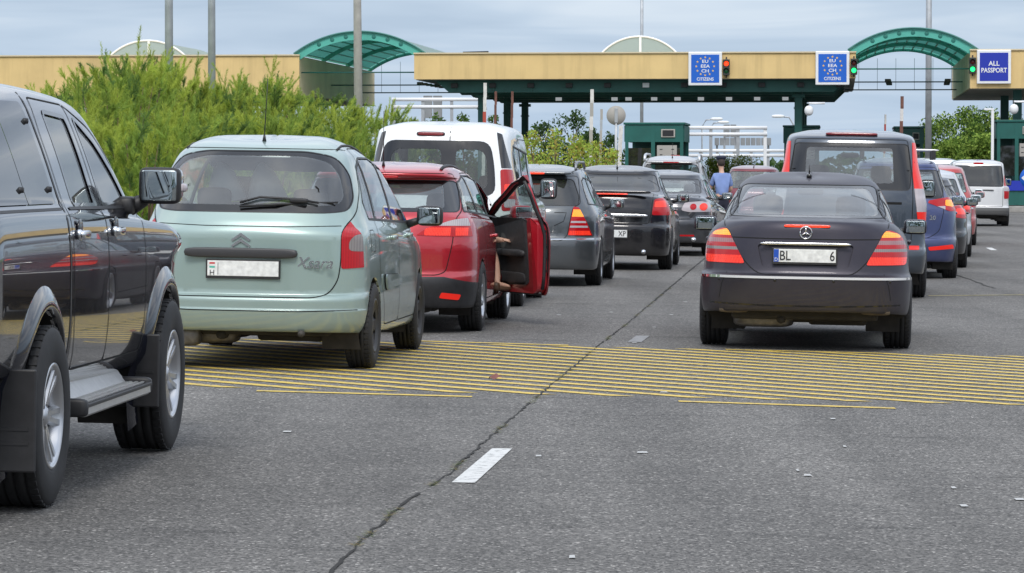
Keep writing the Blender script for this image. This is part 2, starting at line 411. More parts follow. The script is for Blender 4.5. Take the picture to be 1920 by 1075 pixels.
        for i in range(len(poly)):
            a = poly[i-1]; b = poly[i]; e0, e1 = b[0]-a[0], b[1]-a[1]
            if abs(e0)+abs(e1) < 1e-6: continue
            no = Vector((0, 0, 0)); no[i0] = e1; no[i1] = -e0; no.normalize()
            co = Vector((0, 0, 0)); co[i0] = a[0]; co[i1] = a[1]
            d0 = no.dot(co)
            g = set(inside)
            for f in inside: g.update(f.edges); g.update(f.verts)
            res = bmesh.ops.bisect_plane(bm, geom=list(g), plane_co=co, plane_no=no, dist=1e-5)
            fs = {x for x in res['geom'] if isinstance(x, bmesh.types.BMFace)} | {f for f in inside if f.is_valid}
            inside = [f for f in fs if no.dot(f.calc_center_median()) < d0]
            if not inside: break
        if delete:
            bmesh.ops.delete(bm, geom=inside, context='FACES'); return None
        s.regions.append(dict(name=name, mat=mat_, parent=parent, off=off, label=label))
        rid = len(s.regions)-1
        for f in inside: f[reg] = rid
        if trim: s.line(poly, axis, trim, trimm, closed=True, off=.003)
        if line: s.line(poly, axis, line, GAP, closed=True)
        return rid
    def slice(s, y, x=.5):
        g = [f for f in s.bm.faces if any(abs(v.co.x) > x for v in f.verts) and min(v.co.y for v in f.verts) < y < max(v.co.y for v in f.verts)]
        q = set(g)
        for f in g: q.update(f.edges); q.update(f.verts)
        bmesh.ops.bisect_plane(s.bm, geom=list(q), plane_co=(0, y, 0), plane_no=(0, 1, 0), dist=1e-5)
    def both(s, name, poly, mat_, **k):
        """the same cut on the right and on the left flank"""
        a = s.cut(name, poly, 'right', mat_, **k)
        if k.get('parent'): pass
        b = s.cut(name, poly, 'left', mat_, **k); return a, b
    def back2(s, name, poly, mat_, parents=None, over=None, **k):
        """mirrored pair of cuts on the rear"""
        out = []
        for q, sx in enumerate((1, -1)):
            kk = dict(k)
            if parents: kk['parent'] = parents[q]; kk['over'] = (parents[q],)
            if over: kk['over'] = over
            out.append(s.cut(name, [(sx*x, z) for x, z in poly], 'back', mat_, **kk))
        return out
    def arches(s, ys, Rr, zc, flare=.0, flm=None, fw=.05, inner=.52):
        for y in ys:
            n = 28; poly = [(y+Rr*math.cos(2*math.pi*i/n), zc+Rr*math.sin(2*math.pi*i/n)) for i in range(n)]
            W = MB(); 
            for ax, sg in (('right', 1), ('left', -1)):
                arc = [(y+Rr*math.cos(a), zc+Rr*math.sin(a)) for a in np.linspace(-.55, math.pi+.55, 26)]
                vs = []; fs = []; k = 0
                for p in arc:
                    h, nn = s.hit(ax, *p)
                    x = h.x if abs(h.x) > .6 else sg*.8
                    vs += [(x-sg*.002, p[0], p[1]), (sg*inner, p[0], p[1])]
                for i in range(len(arc)-1): fs.append((2*i, 2*i+1, 2*i+3, 2*i+2))
                fs.append(tuple(2*i+1 for i in range(len(arc))))
                s.trim.add(vs, fs, UNDER, True)
                if flare > 0:      # swollen lip round the wheel opening
                    vs = []; fs = []; prof = [(0, -.004), (0, flare*.85), (.012, flare), (fw*.35, flare*.86), (fw*.65, flare*.5), (fw*.85, flare*.18), (fw, -.003)]
                    ang = np.linspace(-.5, math.pi+.5, 34)
                    for a in ang:
                        ca, sa = math.cos(a), math.sin(a)
                        hx, _ = s.hit(ax, y+(Rr+.01)*ca, zc+(Rr+.01)*sa)
                        for dr, dxx in prof:
                            hx2, _ = s.hit(ax, y+(Rr+dr)*ca, max(zc+(Rr+dr)*sa, .24))
                            X = hx2.x if abs(hx2.x) > .6 else hx.x
                            vs.append((X+sg*dxx, y+(Rr+dr)*ca, zc+(Rr+dr)*sa))
                    k = len(prof)
                    for i in range(len(ang)-1):
                        for j in range(k-1): fs.append((i*k+j, i*k+j+1, (i+1)*k+j+1, (i+1)*k+j))
                    s.trim.add(vs, fs, flm or s.paint, True)
            for ax in ('right', 'left'): s.cut('', poly, ax, None, delete=True, nmin=-2, lim=.5)
    def finish(s):
        bm = s.bm; bm.normal_update(); objs = {}
        nv = {v: v.normal.copy() for v in bm.verts}
        byreg = {}
        for f in bm.faces: byreg.setdefault(f[s.reg], []).append(f)
        for rid, r in enumerate(s.regions):
            fl = byreg.get(rid, [])
            if not fl and rid: continue
            vid = {}; V = []; Nn = []; F = []; MI = []
            off = r['off']; isgl = r['mat'] in (GL, GLC, GLD)
            for f in fl:
                for v in f.verts:
                    if v not in vid: vid[v] = len(V); V.append(v.co+nv[v]*off); Nn.append(nv[v])
                F.append([vid[v] for v in f.verts]); MI.append(0)
            # rolled edge round the panel
            if not isgl:
                fs_ = set(fl); inn = {}; dep = .014
                for f in fl:
                    vl = f.verts[:]
                    for i in range(len(vl)):
                        a, b = vl[i], vl[(i+1) % len(vl)]
                        e = bm.edges.get((a, b))
                        if e is None or sum(1 for g in e.link_faces if g in fs_) > 1: continue
                        for v in (a, b):
                            if v not in inn: inn[v] = len(V); V.append(v.co+nv[v]*(off-dep)); Nn.append(nv[v])
                        F.append([vid[b], vid[a], inn[a], inn[b]]); MI.append(0)
            if r['name'] in ('body', 'front_door', 'rear_door', 'tailgate', 'boot_lid', 'canopy_shell', 'bed'):
                i2 = {}
                for f in fl:
                    if f.calc_center_median().z < .5: continue
                    for v in f.verts:
                        if v not in i2: i2[v] = len(V); V.append(v.co-nv[v]*.022); Nn.append(-nv[v])
                    F.append([i2[v] for v in reversed(f.verts)]); MI.append(1)
            ms = [r['mat'], s.lining]
            if rid == 0:
                b0 = len(V); V += [Vector(v) for v in s.trim.v]
                for f, m_i in zip(s.trim.f, s.trim.m): F.append([b0+j for j in f]); MI.append(2+m_i)
                ms += s.trim.mats
            me = bpy.data.meshes.new(r['name']); me.from_pydata([tuple(v) for v in V], [], F)
            for m in ms: me.materials.append(m)
            me.polygons.foreach_set('material_index', MI); me.polygons.foreach_set('use_smooth', [True]*len(F)); me.update()
            if rid == 0:
                # normals of the trim from its own faces
                me2 = me.vertex_normals; Nn += [Vector(me2[j].vector) for j in range(len(Nn), len(V))]
            me.normals_split_custom_set_from_vertices([tuple(n) for n in Nn])
            o = bpy.data.objects.new(r['name'], me); C.objects.link(o); o.parent = objs.get(r['parent'], s.root) if r['parent'] is not None else s.root
            if r['label']: o['label'] = r['label']
            objs[rid] = o
            if r['name'] == 'window_pillar': split_islands(o)
        s.objs = objs; bm.free()
        return s
    # --- fittings
    def wheels(s, ys, track, R_, wd, rimR, style='alloy5', rimm=ALLOY, front_steer=0, zc=None, inset=0, clean=False):
        tyre, rim = wheel_mesh(R_, wd, rimR, style, rimm)
        for y in ys:
            for sg in (1, -1):
                wl = empty('wheel', (sg*track, y, R_), (0, 0, 0 if sg > 0 else math.pi), s.root)
                for nm, me in (('tyre', tyre), ('rim', rim)):
                    o = bpy.data.objects.new(nm, me); C.objects.link(o); o.parent = wl
                    o.rotation_euler = (random.uniform(0, 6), 0, 0)
    def underbody(s, zb=.2, y0=.25, y1=None, w=.66, exhaust=(), tank=None):
        u = MB(); y1 = y1 or s.L-.3
        u.box((0, (y0+y1)/2, zb+.09), (w*2, y1-y0, .14), UNDER, bev=.03)
        u.box((0, y0+.75, zb+.03), (1.25, .10, .10), UNDER, bev=.02)      # rear axle beam
        u.box((.28, y0+.5, zb+.02), (.5, .55, .1), UNDER, bev=.03)
        u.tube([(-.2, y0, zb+.02), (-.15, y0+.8, zb), (-.1, y0+2.4, zb+.02)], .035, UNDER)
        u.sup((-.35, y0+.25, zb+.03), (.26, .14, .085), STEELG, .4, .6)
        u.build('underbody', s.root)
        for x, y, z, r in exhaust:
            e = MB(); e.lathe([(r*.8, .18), (r, .0), (r, -.0), (r*.8, .0), (r*.8, .12)], STEELG, 16, 'y', (x, y, z)); e.build('exhaust_pipe', s.root)
    def mirror(s, p, sg=1, r=(.10, .05, .07), shell=None, gl=True, arm=True, parent=None):
        shell = shell or BLACK
        x, y, z = p; m = MB()
        m.sup((x, y+.015, z), (r[0], r[1]*1.15, r[2]), shell, .45, .45, 12, 20)
        if arm: m.tube([(x-sg*r[0]*.8, y+.02, z-r[2]*.45), (x-sg*(r[0]+.09), y+.05, z-r[2]*.9)], [.028, .035], BLACK)
        o = m.build('wing_mirror', parent or s.root)
        g = MB(); g.sup((x, y+.015-r[1]*1.12, z), (r[0]*.82, .006, r[2]*.78), MIRR, .12, .42, 10, 28); 
        g.build('mirror_glass', o)
        return o
    def plate(s, x, z, w=.52, h=.11, kind='plain', parent=None, y=None):
        p, n = s.hit('back', x, z); yy = (y if y is not None else p.y)-.012
        m = MB(); m.box((x, yy, z), (w+.025, .012, h+.03), BLACK, bev=.003); 
        m.box((x, yy-.006, z+.004), (w, .006, h), PLATE, bev=.002)
        ink = mat('plate_ink', (.02, .02, .025), .5); yf = yy-.0105
        if kind == 'H':
            m.box((x-w/2+.035, yf+.001, z+.04), (.04, .001, .012), mat('flag_red', (.5, .03, .03), .5))
            m.box((x-w/2+.035, yf+.001, z+.012), (.04, .001, .012), mat('flag_green', (.05, .42, .32), .5))
            text_mb(m, 'H', .055, ink, (x-w/2+.035, yf, z-.03)); m.box((x-w/2+.078, yf+.001, z), (.004, .001, h*.8), ink)
        if kind == 'D':
            m.box((x-w/2+.022, yf+.001, z+.004), (.042, .001, h*.96), mat('euro_blue', (.01, .07, .42), .4))
            text_mb(m, 'D', .04, PLATE, (x-w/2+.022, yf, z-.03)); text_mb(m, 'BL', .115, ink, (x-w/2+.095, yf, z), wscale=.8, bold=.001)
            text_mb(m, '6', .115, ink, (x+w/2-.03, yf, z), wscale=.8, bold=.001)
        if kind == 'XP': text_mb(m, 'XP', .115, ink, (x+w/2-.075, yf, z), wscale=.8, bold=.001)
        o = m.build('number_plate', parent or s.root); return o
    def handle(s, y, z, axis='right', m=None, ln=.2):
        p, n = s.hit(axis, y, z); sg = 1 if axis == 'right' else -1
        h = MB(); h.sup((p.x+sg*.022, y, z), (.016, ln/2, .018), m or s.paint, .5, .4, 8, 14)
        for q in (-.4, .4): h.sup((p.x+sg*.008, y+q*ln, z), (.02, .014, .014), m or s.paint, .6, .6, 6, 8)
        return h.build('door_handle', s.root)
    def seats(s, yr, yf, zs=.5, xo=.36, top=1.12, m=None, rear3=False, driver_left=True, zrt=None, hd=None, wheel=True, rear=True):
        m = m or SEAT; rot = Matrix.Rotation(R(-14), 3, 'X')
        zrt = zrt or top-.02
        for sx in (-1, 1):
            b = MB(); b.sup((sx*xo, yf+.25, zs), (.26, .28, .09), m, .4, .4); b.sup((sx*xo, yf-.06, (zs+top)/2), (.25, .08, (top-zs)/2), m, .4, .5, rot=rot)
            b.sup((sx*xo, yf-.16, top+.10), (.135, .05, .095), m, .5, .5, rot=rot); b.build('seat', s.root)
        b = MB(); b.sup((0, yr+.25, zs), (.64, .28, .10), m, .35, .35) if rear else None
        if rear: b.sup((0, yr-.06, (zs+zrt)/2), (.63, .08, (zrt-zs)/2), m, .3, .4, rot=rot)
        for x in ((-.36, .36) if not rear3 else (-.4, 0, .4)):
            if rear: b.sup((x, yr-.16, zrt+.06), (.13, .045, .075), m, .5, .5, rot=rot)
        if rear: b.build('rear_seat', s.root)
        d = MB(); d.sup((0, yf+.95, zs+.32), (.68, .2, .16), m, .4, .3); d.build('dashboard', s.root)
        if wheel:
            wq = MB(); x = -xo if driver_left else xo; prof = []
            c = Vector((x, yf+.62, zs+.38)); ro = Matrix.Rotation(R(-25), 3, 'X')
            ring = [c+ro @ Vector((math.cos(a)*.185, 0, math.sin(a)*.185)) for a in np.linspace(0, 2*math.pi, 25)]
            wq.tube(ring, .016, BLACK, 8, False)
            wq.tube([c+ro @ Vector((-.18, 0, 0)), c+ro @ Vector((.18, 0, 0))], .02, BLACK); wq.sup(c, (.07, .04, .06), BLACK); wq.build('steering_wheel', s.root)
        rm = MB(); rm.sup((0, yf+.62, (hd or top+.27)), (.12, .02, .035), BLACK, .5, .5); rm.build('rear_view_mirror', s.root)
    def antenna(s, x, y, ln=.45, lean=.12, ax=0):
        p, n = s.hit('top', x, y); a = MB(); a.tube([p, p+Vector((0, 0, .05))], [.016, .006], BLACK); a.tube([p+Vector((0, 0, .04)), p+Vector((ax, -lean, ln))], [.0045, .003], BLACK, 6)
        a.build('antenna', s.root)
_WM = {}
def wheel_mesh(Rr, wd, rr, style, rimm):
    k = (Rr, wd, rr, style, rimm.name)
    if k in _WM: return _WM[k]
    h = wd/2; t = MB(); g = .008
    prof = [(rr-.008, h-.02), (rr+.006, h-.004), (rr+.02, h+.002), ((rr+Rr)/2, h+.008), (Rr-.03, h+.001), (Rr-.012, h-.008), (Rr-.002, h-.024)]
    tread = []
    for q in (-.55, -.18, .18, .55):
        c = -q*h; tread += [(Rr, c+.006), (Rr-g, c+.004), (Rr-g, c-.004), (Rr, c-.006)]
    prof = prof+tread+[(r, -x) for r, x in reversed(prof[:7])]
    t.lathe(prof, TYRE, 48)
    for i in range(48):   # shoulder blocks
        a = 2*math.pi*i/48; rot = Matrix.Rotation(a, 3, 'X')
        for sx in (-1, 1): t.box(rot @ Vector((sx*(h-.03), 0, Rr-.0035)), (.035, Rr*.075, .009), TYRE, rot=rot)
    tm = t.mesh('tyre')
    r = MB()
    r.lathe([(rr+.004, h-.012), (rr+.006, h-.002), (rr-.008, h-.001), (rr-.016, h-.02), (rr-.03, h-.06), (rr-.04, -h+.03), (.02, -h+.03)], rimm, 40)
    r.lathe([(.02, h-.125), (rr-.05, h-.125), (rr-.05, h-.13)], STEELG, 28)         # brake disc
    r.lathe([(.0, h-.025), (.03, h-.025), (.036, h-.03), (.06, h-.045), (.07, -.02)], rimm, 24)
    def spoke(a, w0, w1, d=.03, depth=.035):
        rot = Matrix.Rotation(a, 3, 'X'); vs = []
        for rad, ww, xo in ((.045, w0, h-.038), (rr*.55, (w0+w1)/2*.8, h-.03), (rr-.008, w1, h-.014)):
            for sy in (-1, 1):
                vs += [rot @ Vector((xo, sy*ww*.36, rad)), rot @ Vector((xo-.012, sy*ww/2, rad)), rot @ Vector((xo-depth, sy*ww/2, rad))]
        fs = []
        for q in (0, 6):
            fs += [(q+0, q+3, q+9, q+6), (q+0, q+6, q+7, q+1), (q+3, q+4, q+10, q+9), (q+1, q+7, q+8, q+2), (q+4, q+5, q+11, q+10)]
        r.add(vs, fs, rimm)
    if style == 'twin6':
        for i in range(6):
            for dd in (-.13, .13): spoke(2*math.pi*i/6+dd, .035, .035)
    elif style == 'alloy5':
        for i in range(5): spoke(2*math.pi*i/5, .07, .09)
    elif style == 'alloy7':
        for i in range(7): spoke(2*math.pi*i/7, .05, .05)
    elif style == 'multi':
        for i in range(10): spoke(2*math.pi*i/10, .03, .03)
    elif style == 'cover':
        r.lathe([(.0, h-.02), (.05, h-.022), (rr*.5, h-.03), (rr*.55, h-.05)], rimm, 28)
        for i in range(6): spoke(2*math.pi*i/6, .10, .12)
        r.lathe([(rr*.82, h-.022), (rr*.9, h-.012), (rr, h-.006)], rimm, 40)
    for i in range(5):
        a = 2*math.pi*i/5+.3; r.tube([(h-.04, .05*math.cos(a), .05*math.sin(a)), (h-.034, .05*math.cos(a), .05*math.sin(a))], .008, STEELG, 6)
    rm = r.mesh('rim'); _WM[k] = (tm, rm); return _WM[k]
def dlo(car, poly, pillars, gl=GL, gapw=.035, trim=.018, trimm=BLACK, over=(0,), tops=True):
    """side glazing: the outline is split at the pillars; what remains between panes is black trim"""
    ys = [min(p[0] for p in poly)-.1]+list(pillars)+[max(p[0] for p in poly)+.1]
    for a, b in zip(ys[:-1], ys[1:]):
        q = clip2(clip2(poly, 0, a+gapw, False), 0, b-gapw, True)
        if len(q) < 3: continue
        for ax in ('right', 'left'):
            car.cut('side_window', rpoly(q, .03), ax, gl, off=-.004, over=over)
    for ax in ('right', 'left'):
        car.cut('window_pillar', poly, ax, GLOSSB, off=.001, over=over)
        if trim: car.line(poly, ax, trim, trimm, closed=True, off=.003)
def doors(car, y0, y1, y2, z0=.33, ztop=1.5, notch=.32, zn=.8, m=None, ftop=None):
    """rear door y0..y1, front door y1..y2"""
    r = rpoly([(y0+notch, z0), (y1, z0), (y1, ztop), (y0, ztop), (y0, zn)], [.05, .05, .01, .1, .1])
    car.both('rear_door', r, m or car.paint, line=.009)
    f = rpoly([(y1, z0), (y2, z0), (y2, .85), (y2-.62, ztop), (y1, ztop)], [.05, .06, .1, .1, .01])
    if ftop: f = rpoly([(y1, z0), (y2, z0)]+ftop, [.05, .06]+[.03]*len(ftop))
    out = car.both('front_door', f, m or car.paint, line=.009)
    return out
# ------------------------------------------------------------------ the setting
random.seed(7)
def road_material():
    m = mat('asphalt', (.115, .115, .117), .88); t = m.node_tree; b = t.nodes['Principled BSDF']; tcn = N(t, 'ShaderNodeTexCoord')
    def noise(sc_, det=3, rough=.5):
        n = N(t, 'ShaderNodeTexNoise'); n.inputs['Scale'].default_value = sc_; n.inputs['Detail'].default_value = det; n.inputs['Roughness'].default_value = rough; t.links.new(tcn.outputs['Object'], n.inputs[0]); return n
    def mr(src, a, b_, c, d):
        r = N(t, 'ShaderNodeMapRange'); r.inputs[1].default_value = a; r.inputs[2].default_value = b_; r.inputs[3].default_value = c; r.inputs[4].default_value = d; t.links.new(src, r.inputs[0]); return r.outputs[0]
    def mul(a, b_):
        r = N(t, 'ShaderNodeMath', operation='MULTIPLY'); t.links.new(a, r.inputs[0]); t.links.new(b_, r.inputs[1]); return r.outputs[0]
    v = N(t, 'ShaderNodeTexVoronoi'); v.inputs['Scale'].default_value = 85; t.links.new(tcn.outputs['Object'], v.inputs['Vector'])
    spk = N(t, 'ShaderNodeSeparateColor'); t.links.new(v.outputs['Color'], spk.inputs[0])
    f = mr(spk.outputs[0], 0, 1, .30, 1.55)
    chips = mr(spk.outputs[1], .88, .96, 1.0, 2.6)
    f = mul(f, chips); f = mul(f, mr(noise(95, 2).outputs[0], .3, .7, .72, 1.28)); f = mul(f, mr(noise(1.1, 6, .65).outputs[0], .3, .7, .86, 1.12)); f = mul(f, mr(noise(.16, 3).outputs[0], .3, .7, .88, 1.1))
    # rubbed tyre smears across the lane
    mp = N(t, 'ShaderNodeMapping'); mp.inputs['Scale'].default_value = (.9, 3.2, 1); mp.inputs['Rotation'].default_value = (0, 0, .12); t.links.new(tcn.outputs['Object'], mp.inputs[0])
    sm = N(t, 'ShaderNodeTexNoise'); sm.inputs['Scale'].default_value = 1.0; sm.inputs['Detail'].default_value = 4; t.links.new(mp.outputs[0], sm.inputs[0])
    f = mul(f, mr(sm.outputs[0], .60, .74, 1.0, .60))
    mp2 = N(t, 'ShaderNodeMapping'); mp2.inputs['Scale'].default_value = (1.5, .07, 1); mp2.inputs['Rotation'].default_value = (0, 0, .09); t.links.new(tcn.outputs['Object'], mp2.inputs[0])
    s2 = N(t, 'ShaderNodeTexNoise'); s2.inputs['Scale'].default_value = 1.0; s2.inputs['Detail'].default_value = 3; t.links.new(mp2.outputs[0], s2.inputs[0]); f = mul(f, mr(s2.outputs[0], .35, .65, .85, 1.12))
    oil = N(t, 'ShaderNodeTexNoise'); oil.inputs['Scale'].default_value = 3.1; oil.inputs['Detail'].default_value = 2; t.links.new(tcn.outputs['Object'], oil.inputs[0]); f = mul(f, mr(oil.outputs[0], .70, .78, 1.0, .62))
    vm = N(t, 'ShaderNodeVectorMath', operation='SCALE'); vm.inputs[0].default_value = (.116, .110, .102); t.links.new(f, vm.inputs['Scale']); t.links.new(vm.outputs[0], b.inputs['Base Color'])
    bu = N(t, 'ShaderNodeBump'); bu.inputs['Strength'].default_value = .5; bu.inputs['Distance'].default_value = .006; t.links.new(v.outputs['Distance'], bu.inputs['Height']); t.links.new(bu.outputs[0], b.inputs['Normal'])
    return m
def sheet(name, xs, y0, y1, m, dz=0, kind='structure'):
    g = MB(); vs = [(x, y, gz(x)+dz) for y in (y0, y1) for x in xs]; n = len(xs)
    g.add(vs, [(i, i+1, n+i+1, n+i) for i in range(n-1)], m); return tag(g.build(name), kind=kind)
sheet('road', (-400, -60, -20, -9, 5, 20, 60, 400), -60, 700, road_material())
grassm = mat('verge_grass', (.10, .15, .035), .9, noise=(2.5, .4))
TY = math.tan(R(5.1))
# verge on the left of the queue, raised above the road behind a kerb
v = MB(); lx = lambda y: -6.6+TY*(y-20)
ys = np.linspace(20, 124, 14)
vs = []
for y in ys: vs += [(-70, y, .28), (lx(y)-.15, y, gz(lx(y))+.15)]
v.add(vs, [(2*i, 2*i+1, 2*i+3, 2*i+2) for i in range(len(ys)-1)], grassm); tag(v.build('grass_verge'), kind='structure')
k = MB(); conc = mat('kerb_concrete', (.30, .29, .27), .85, noise=(6, .2))
for a, b in zip(ys[:-1], ys[1:]):
    vs = [(lx(y)+dx_, y, gz(lx(y))+dz_) for y in (a, b) for dx_, dz_ in ((-.15, 0), (-.15, .155), (0, .15), (.02, 0))]
    k.add(vs, [(0, 1, 5, 4), (1, 2, 6, 5), (2, 3, 7, 6)], conc)
tag(k.build('kerb'), kind='structure')
# far grass beyond the border station
g = MB(); g.add([(-400, 176, .06), (3.5, 176, .06), (3.5, 700, .06), (-400, 700, .06)], [(0, 1, 2, 3)], grassm); g.add([(21, 176, -.06), (400, 176, -.06), (400, 700, -.06), (21, 700, -.06)], [(0, 1, 2, 3)], grassm); tag(g.build('field'), kind='structure')
def worn(name, col, wear=.5, sc_=9):
    """road paint: chipped where the aggregate shows through"""
    m = mat(name, col, .7); t = m.node_tree; b = t.nodes['Principled BSDF']; tcn = N(t, 'ShaderNodeTexCoord')
    n = N(t, 'ShaderNodeTexNoise'); n.inputs['Scale'].default_value = sc_; n.inputs['Detail'].default_value = 8; n.inputs['Roughness'].default_value = .75; t.links.new(tcn.outputs['Object'], n.inputs[0])
    r = N(t, 'ShaderNodeMapRange'); r.inputs[1].default_value = wear; r.inputs[2].default_value = wear+.1; r.inputs[3].default_value = 0; r.inputs[4].default_value = .8; t.links.new(n.outputs[0], r.inputs[0])
    mi = N(t, 'ShaderNodeMix', data_type='RGBA'); t.links.new(r.outputs[0], mi.inputs[0]); mi.inputs[6].default_value = (*col, 1); mi.inputs[7].default_value = (.12, .12, .12, 1); t.links.new(mi.outputs[2], b.inputs['Base Color']); return m
YEL = worn('road_paint_yellow', (.60, .43, .085), .52, 14); WHI = worn('road_paint_white', (.58, .58, .56), .52, 16); FLK = mat('paint_fleck', (.42, .42, .41), .8)
def flat(mb, poly, m, dz=.004):
    # split at the crown edges so that the paint follows the road
    mb.add([(x, y, gz(x)+dz) for x, y in poly], [tuple(range(len(poly)))], m)
hb = MB()
near = lambda x: 22.93-.08*x
dxy = (math.sin(R(-45.5)), math.cos(R(-45.5)))
for i in range(-9, 27):
    x0 = -1.87+.52*i; y0 = near(x0)
    # intersect with the far edge
    t_ = (29.35-.10*x0-y0)/(dxy[1]+.10*dxy[0]); x1, y1 = x0+dxy[0]*t_, y0+dxy[1]*t_
    n = 14; hw = .089
    for j in range(n):
        a = (x0+(x1-x0)*j/n, y0+(y1-y0)*j/n); b_ = (x0+(x1-x0)*(j+1)/n, y0+(y1-y0)*(j+1)/n)
        flat(hb, [(a[0]-hw, a[1]), (a[0]+hw, a[1]), (b_[0]+hw, b_[1]), (b_[0]-hw, b_[1])], YEL)
for (xa, ya), (xb, yb) in (((-1.68, 22.78), (-.26, 22.56)), ((1.08, 22.45), (2.45, 22.12)), ((-.8, 29.75), (.48, 29.45)), ((1.80, 29.2), (3.10, 29.0))):
    for j in range(4):
        p = lambda q: (xa+(xb-xa)*q, ya+(yb-ya)*q); a, b_ = p(j/4), p((j+1)/4)
        flat(hb, [(a[0], a[1]-.06), (b_[0], b_[1]-.06), (b_[0], b_[1]+.06), (a[0], a[1]+.06)], YEL, .0042)
tag(hb.build('yellow_hatching'), kind='structure')
wm = MB()
flat(wm, [(-.285, 16.33), (-.175, 16.33), (.0, 18.38), (-.105, 18.38)], WHI)
for Y0, px in ((68, 1864),):
    X0 = (px-960)/FPX*Y0; flat(wm, [(X0-.06, Y0), (X0+.06, Y0), (X0+.06+TY*2.2, Y0+2.2), (X0-.06+TY*2.2, Y0+2.2)], WHI)
X0 = (1190-960)/FPX*30.2; flat(wm, [(X0-.06, 30.2), (X0+.06, 30.2), (X0+.18, 31.4), (X0+.06, 31.4)], worn('road_paint_old_white', (.24, .24, .24), .5))
flat(wm, [(5.2, 43.2), (11, 44.6), (11, 44.72), (5.2, 43.32)], worn('road_paint_old_yellow', (.42, .36, .16), .5))
rr = random.Random(3)
for px, py in ((1073, 1051), (1010, 860), (1515, 888), (1497, 879), (1790, 907), (1205, 850), (1048, 592), (1146, 585), (1190, 642), (1227, 612), (1259, 588), (1285, 563), (1350, 560), (1245, 735), (538, 822), (1915, 927), (1563, 780), (1810, 941), (1700, 640), (1585, 832)):
    Y0 = FPX*1.49/(py-320); X0 = (px-960)/FPX*Y0; wv = .022*rr.uniform(.3, 1.3); flat(wm, [(X0-wv*1.1, Y0-.05), (X0+wv, Y0-.04), (X0+wv*.9, Y0+.06), (X0-wv*rr.uniform(.5, 1), Y0+.05)], FLK, .005)
tag(wm.build('white_markings'), kind='structure')
# cracked lane joint with weeds in it
cr = MB(); cm = mat('crack_dark', (.018, .017, .015), .95); rr = random.Random(11)
surv = [(600, 1100), (650, 1050), (700, 1000), (765, 945), (840, 893), (900, 838), (950, 795), (1010, 742), (1060, 700), (1130, 640), (1180, 600), (1215, 570), (1250, 540), (1290, 505), (1330, 472), (1350, 455)]
P = []
for px, py in surv: Y0 = FPX*1.48/(py-320); P.append(((px-960)/FPX*Y0, Y0))
Q = []
for a, b_ in zip(P[:-1], P[1:]):
    n = max(3, int((b_[1]-a[1])/.12))
    for j in range(n): q = j/n; Q.append((a[0]+(b_[0]-a[0])*q+rr.uniform(-.010, .010), a[1]+(b_[1]-a[1])*q))
vs = []
for i, (x, y) in enumerate(Q): hw = rr.uniform(.002, .010)*(1 if y < 40 else 1.8); vs += [(x-hw, y, gz(x)+.0046), (x+hw, y, gz(x)+.0046)]
cr.add(vs, [(2*i, 2*i+1, 2*i+3, 2*i+2) for i in range(len(Q)-1) if math.sin(i*.37)+math.sin(i*.113+2) > -1.7], cm)
for x0, y0, x1, y1 in ((6.2, 44, 8.8, 39.5), (7.4, 70, 6.4, 46)):
    vs = []
    for j in range(50): q = j/49; x = x0+(x1-x0)*q+rr.uniform(-.03, .03); y = y0+(y1-y0)*q; hw = rr.uniform(.006, .02); vs += [(x-hw, y, gz(x)+.0046), (x+hw, y, gz(x)+.0046)]
    cr.add(vs, [(2*i, 2*i+1, 2*i+3, 2*i+2) for i in range(49)], cm)
tag(cr.build('crack'), kind='structure')
wd = MB(); w1 = mat('weed_green', (.09, .13, .03), .9); w2 = mat('weed_dry', (.30, .22, .08), .9)
for i in range(2400):
    x, y = rr.choice(Q[:int(len(Q)*.55)]); 
    if (math.sin(y*2.3)+math.sin(y*5.1+1)) < .35: continue
    x += rr.uniform(-.02, .02); y += rr.uniform(-.06, .06); m_ = rr.choice((w1, w1, w2))
    for _ in range(3):
        a = rr.uniform(0, 6.28); l = rr.uniform(.012, .036); wd.add([(x, y-.004, gz(x)+.003), (x, y+.004, gz(x)+.003), (x+math.cos(a)*l, y+math.sin(a)*l, gz(x)+rr.uniform(.006, .018))], [(0, 1, 2)], m_)
tag(wd.build('weeds', fix=False), 'low green and dry weeds growing in the crack between the lanes', 'weeds', kind='stuff')
lf = MB(); lm = mat('leaf_litter', (.20, .08, .07), .8)
lf.add([(0, 0, .005), (.05, .01, .03), (.09, .05, .012), (.03, .07, .045), (-.05, .05, .01), (-.04, .0, .03), (.02, .03, .06)], [(0, 1, 6), (1, 2, 6), (2, 3, 6), (3, 4, 6), (4, 5, 6), (5, 0, 6)], lm)
Y0 = FPX*1.48/(714-320); x = (926-960)/FPX*Y0; lf.v = [(a*.8, b_*.8, c_*.8) for a, b_, c_ in lf.v]; o = lf.build('crumpled_leaf', loc=(x, Y0, gz(x))); tag(o, 'crumpled reddish leaf lying on the yellow hatching', 'leaf')

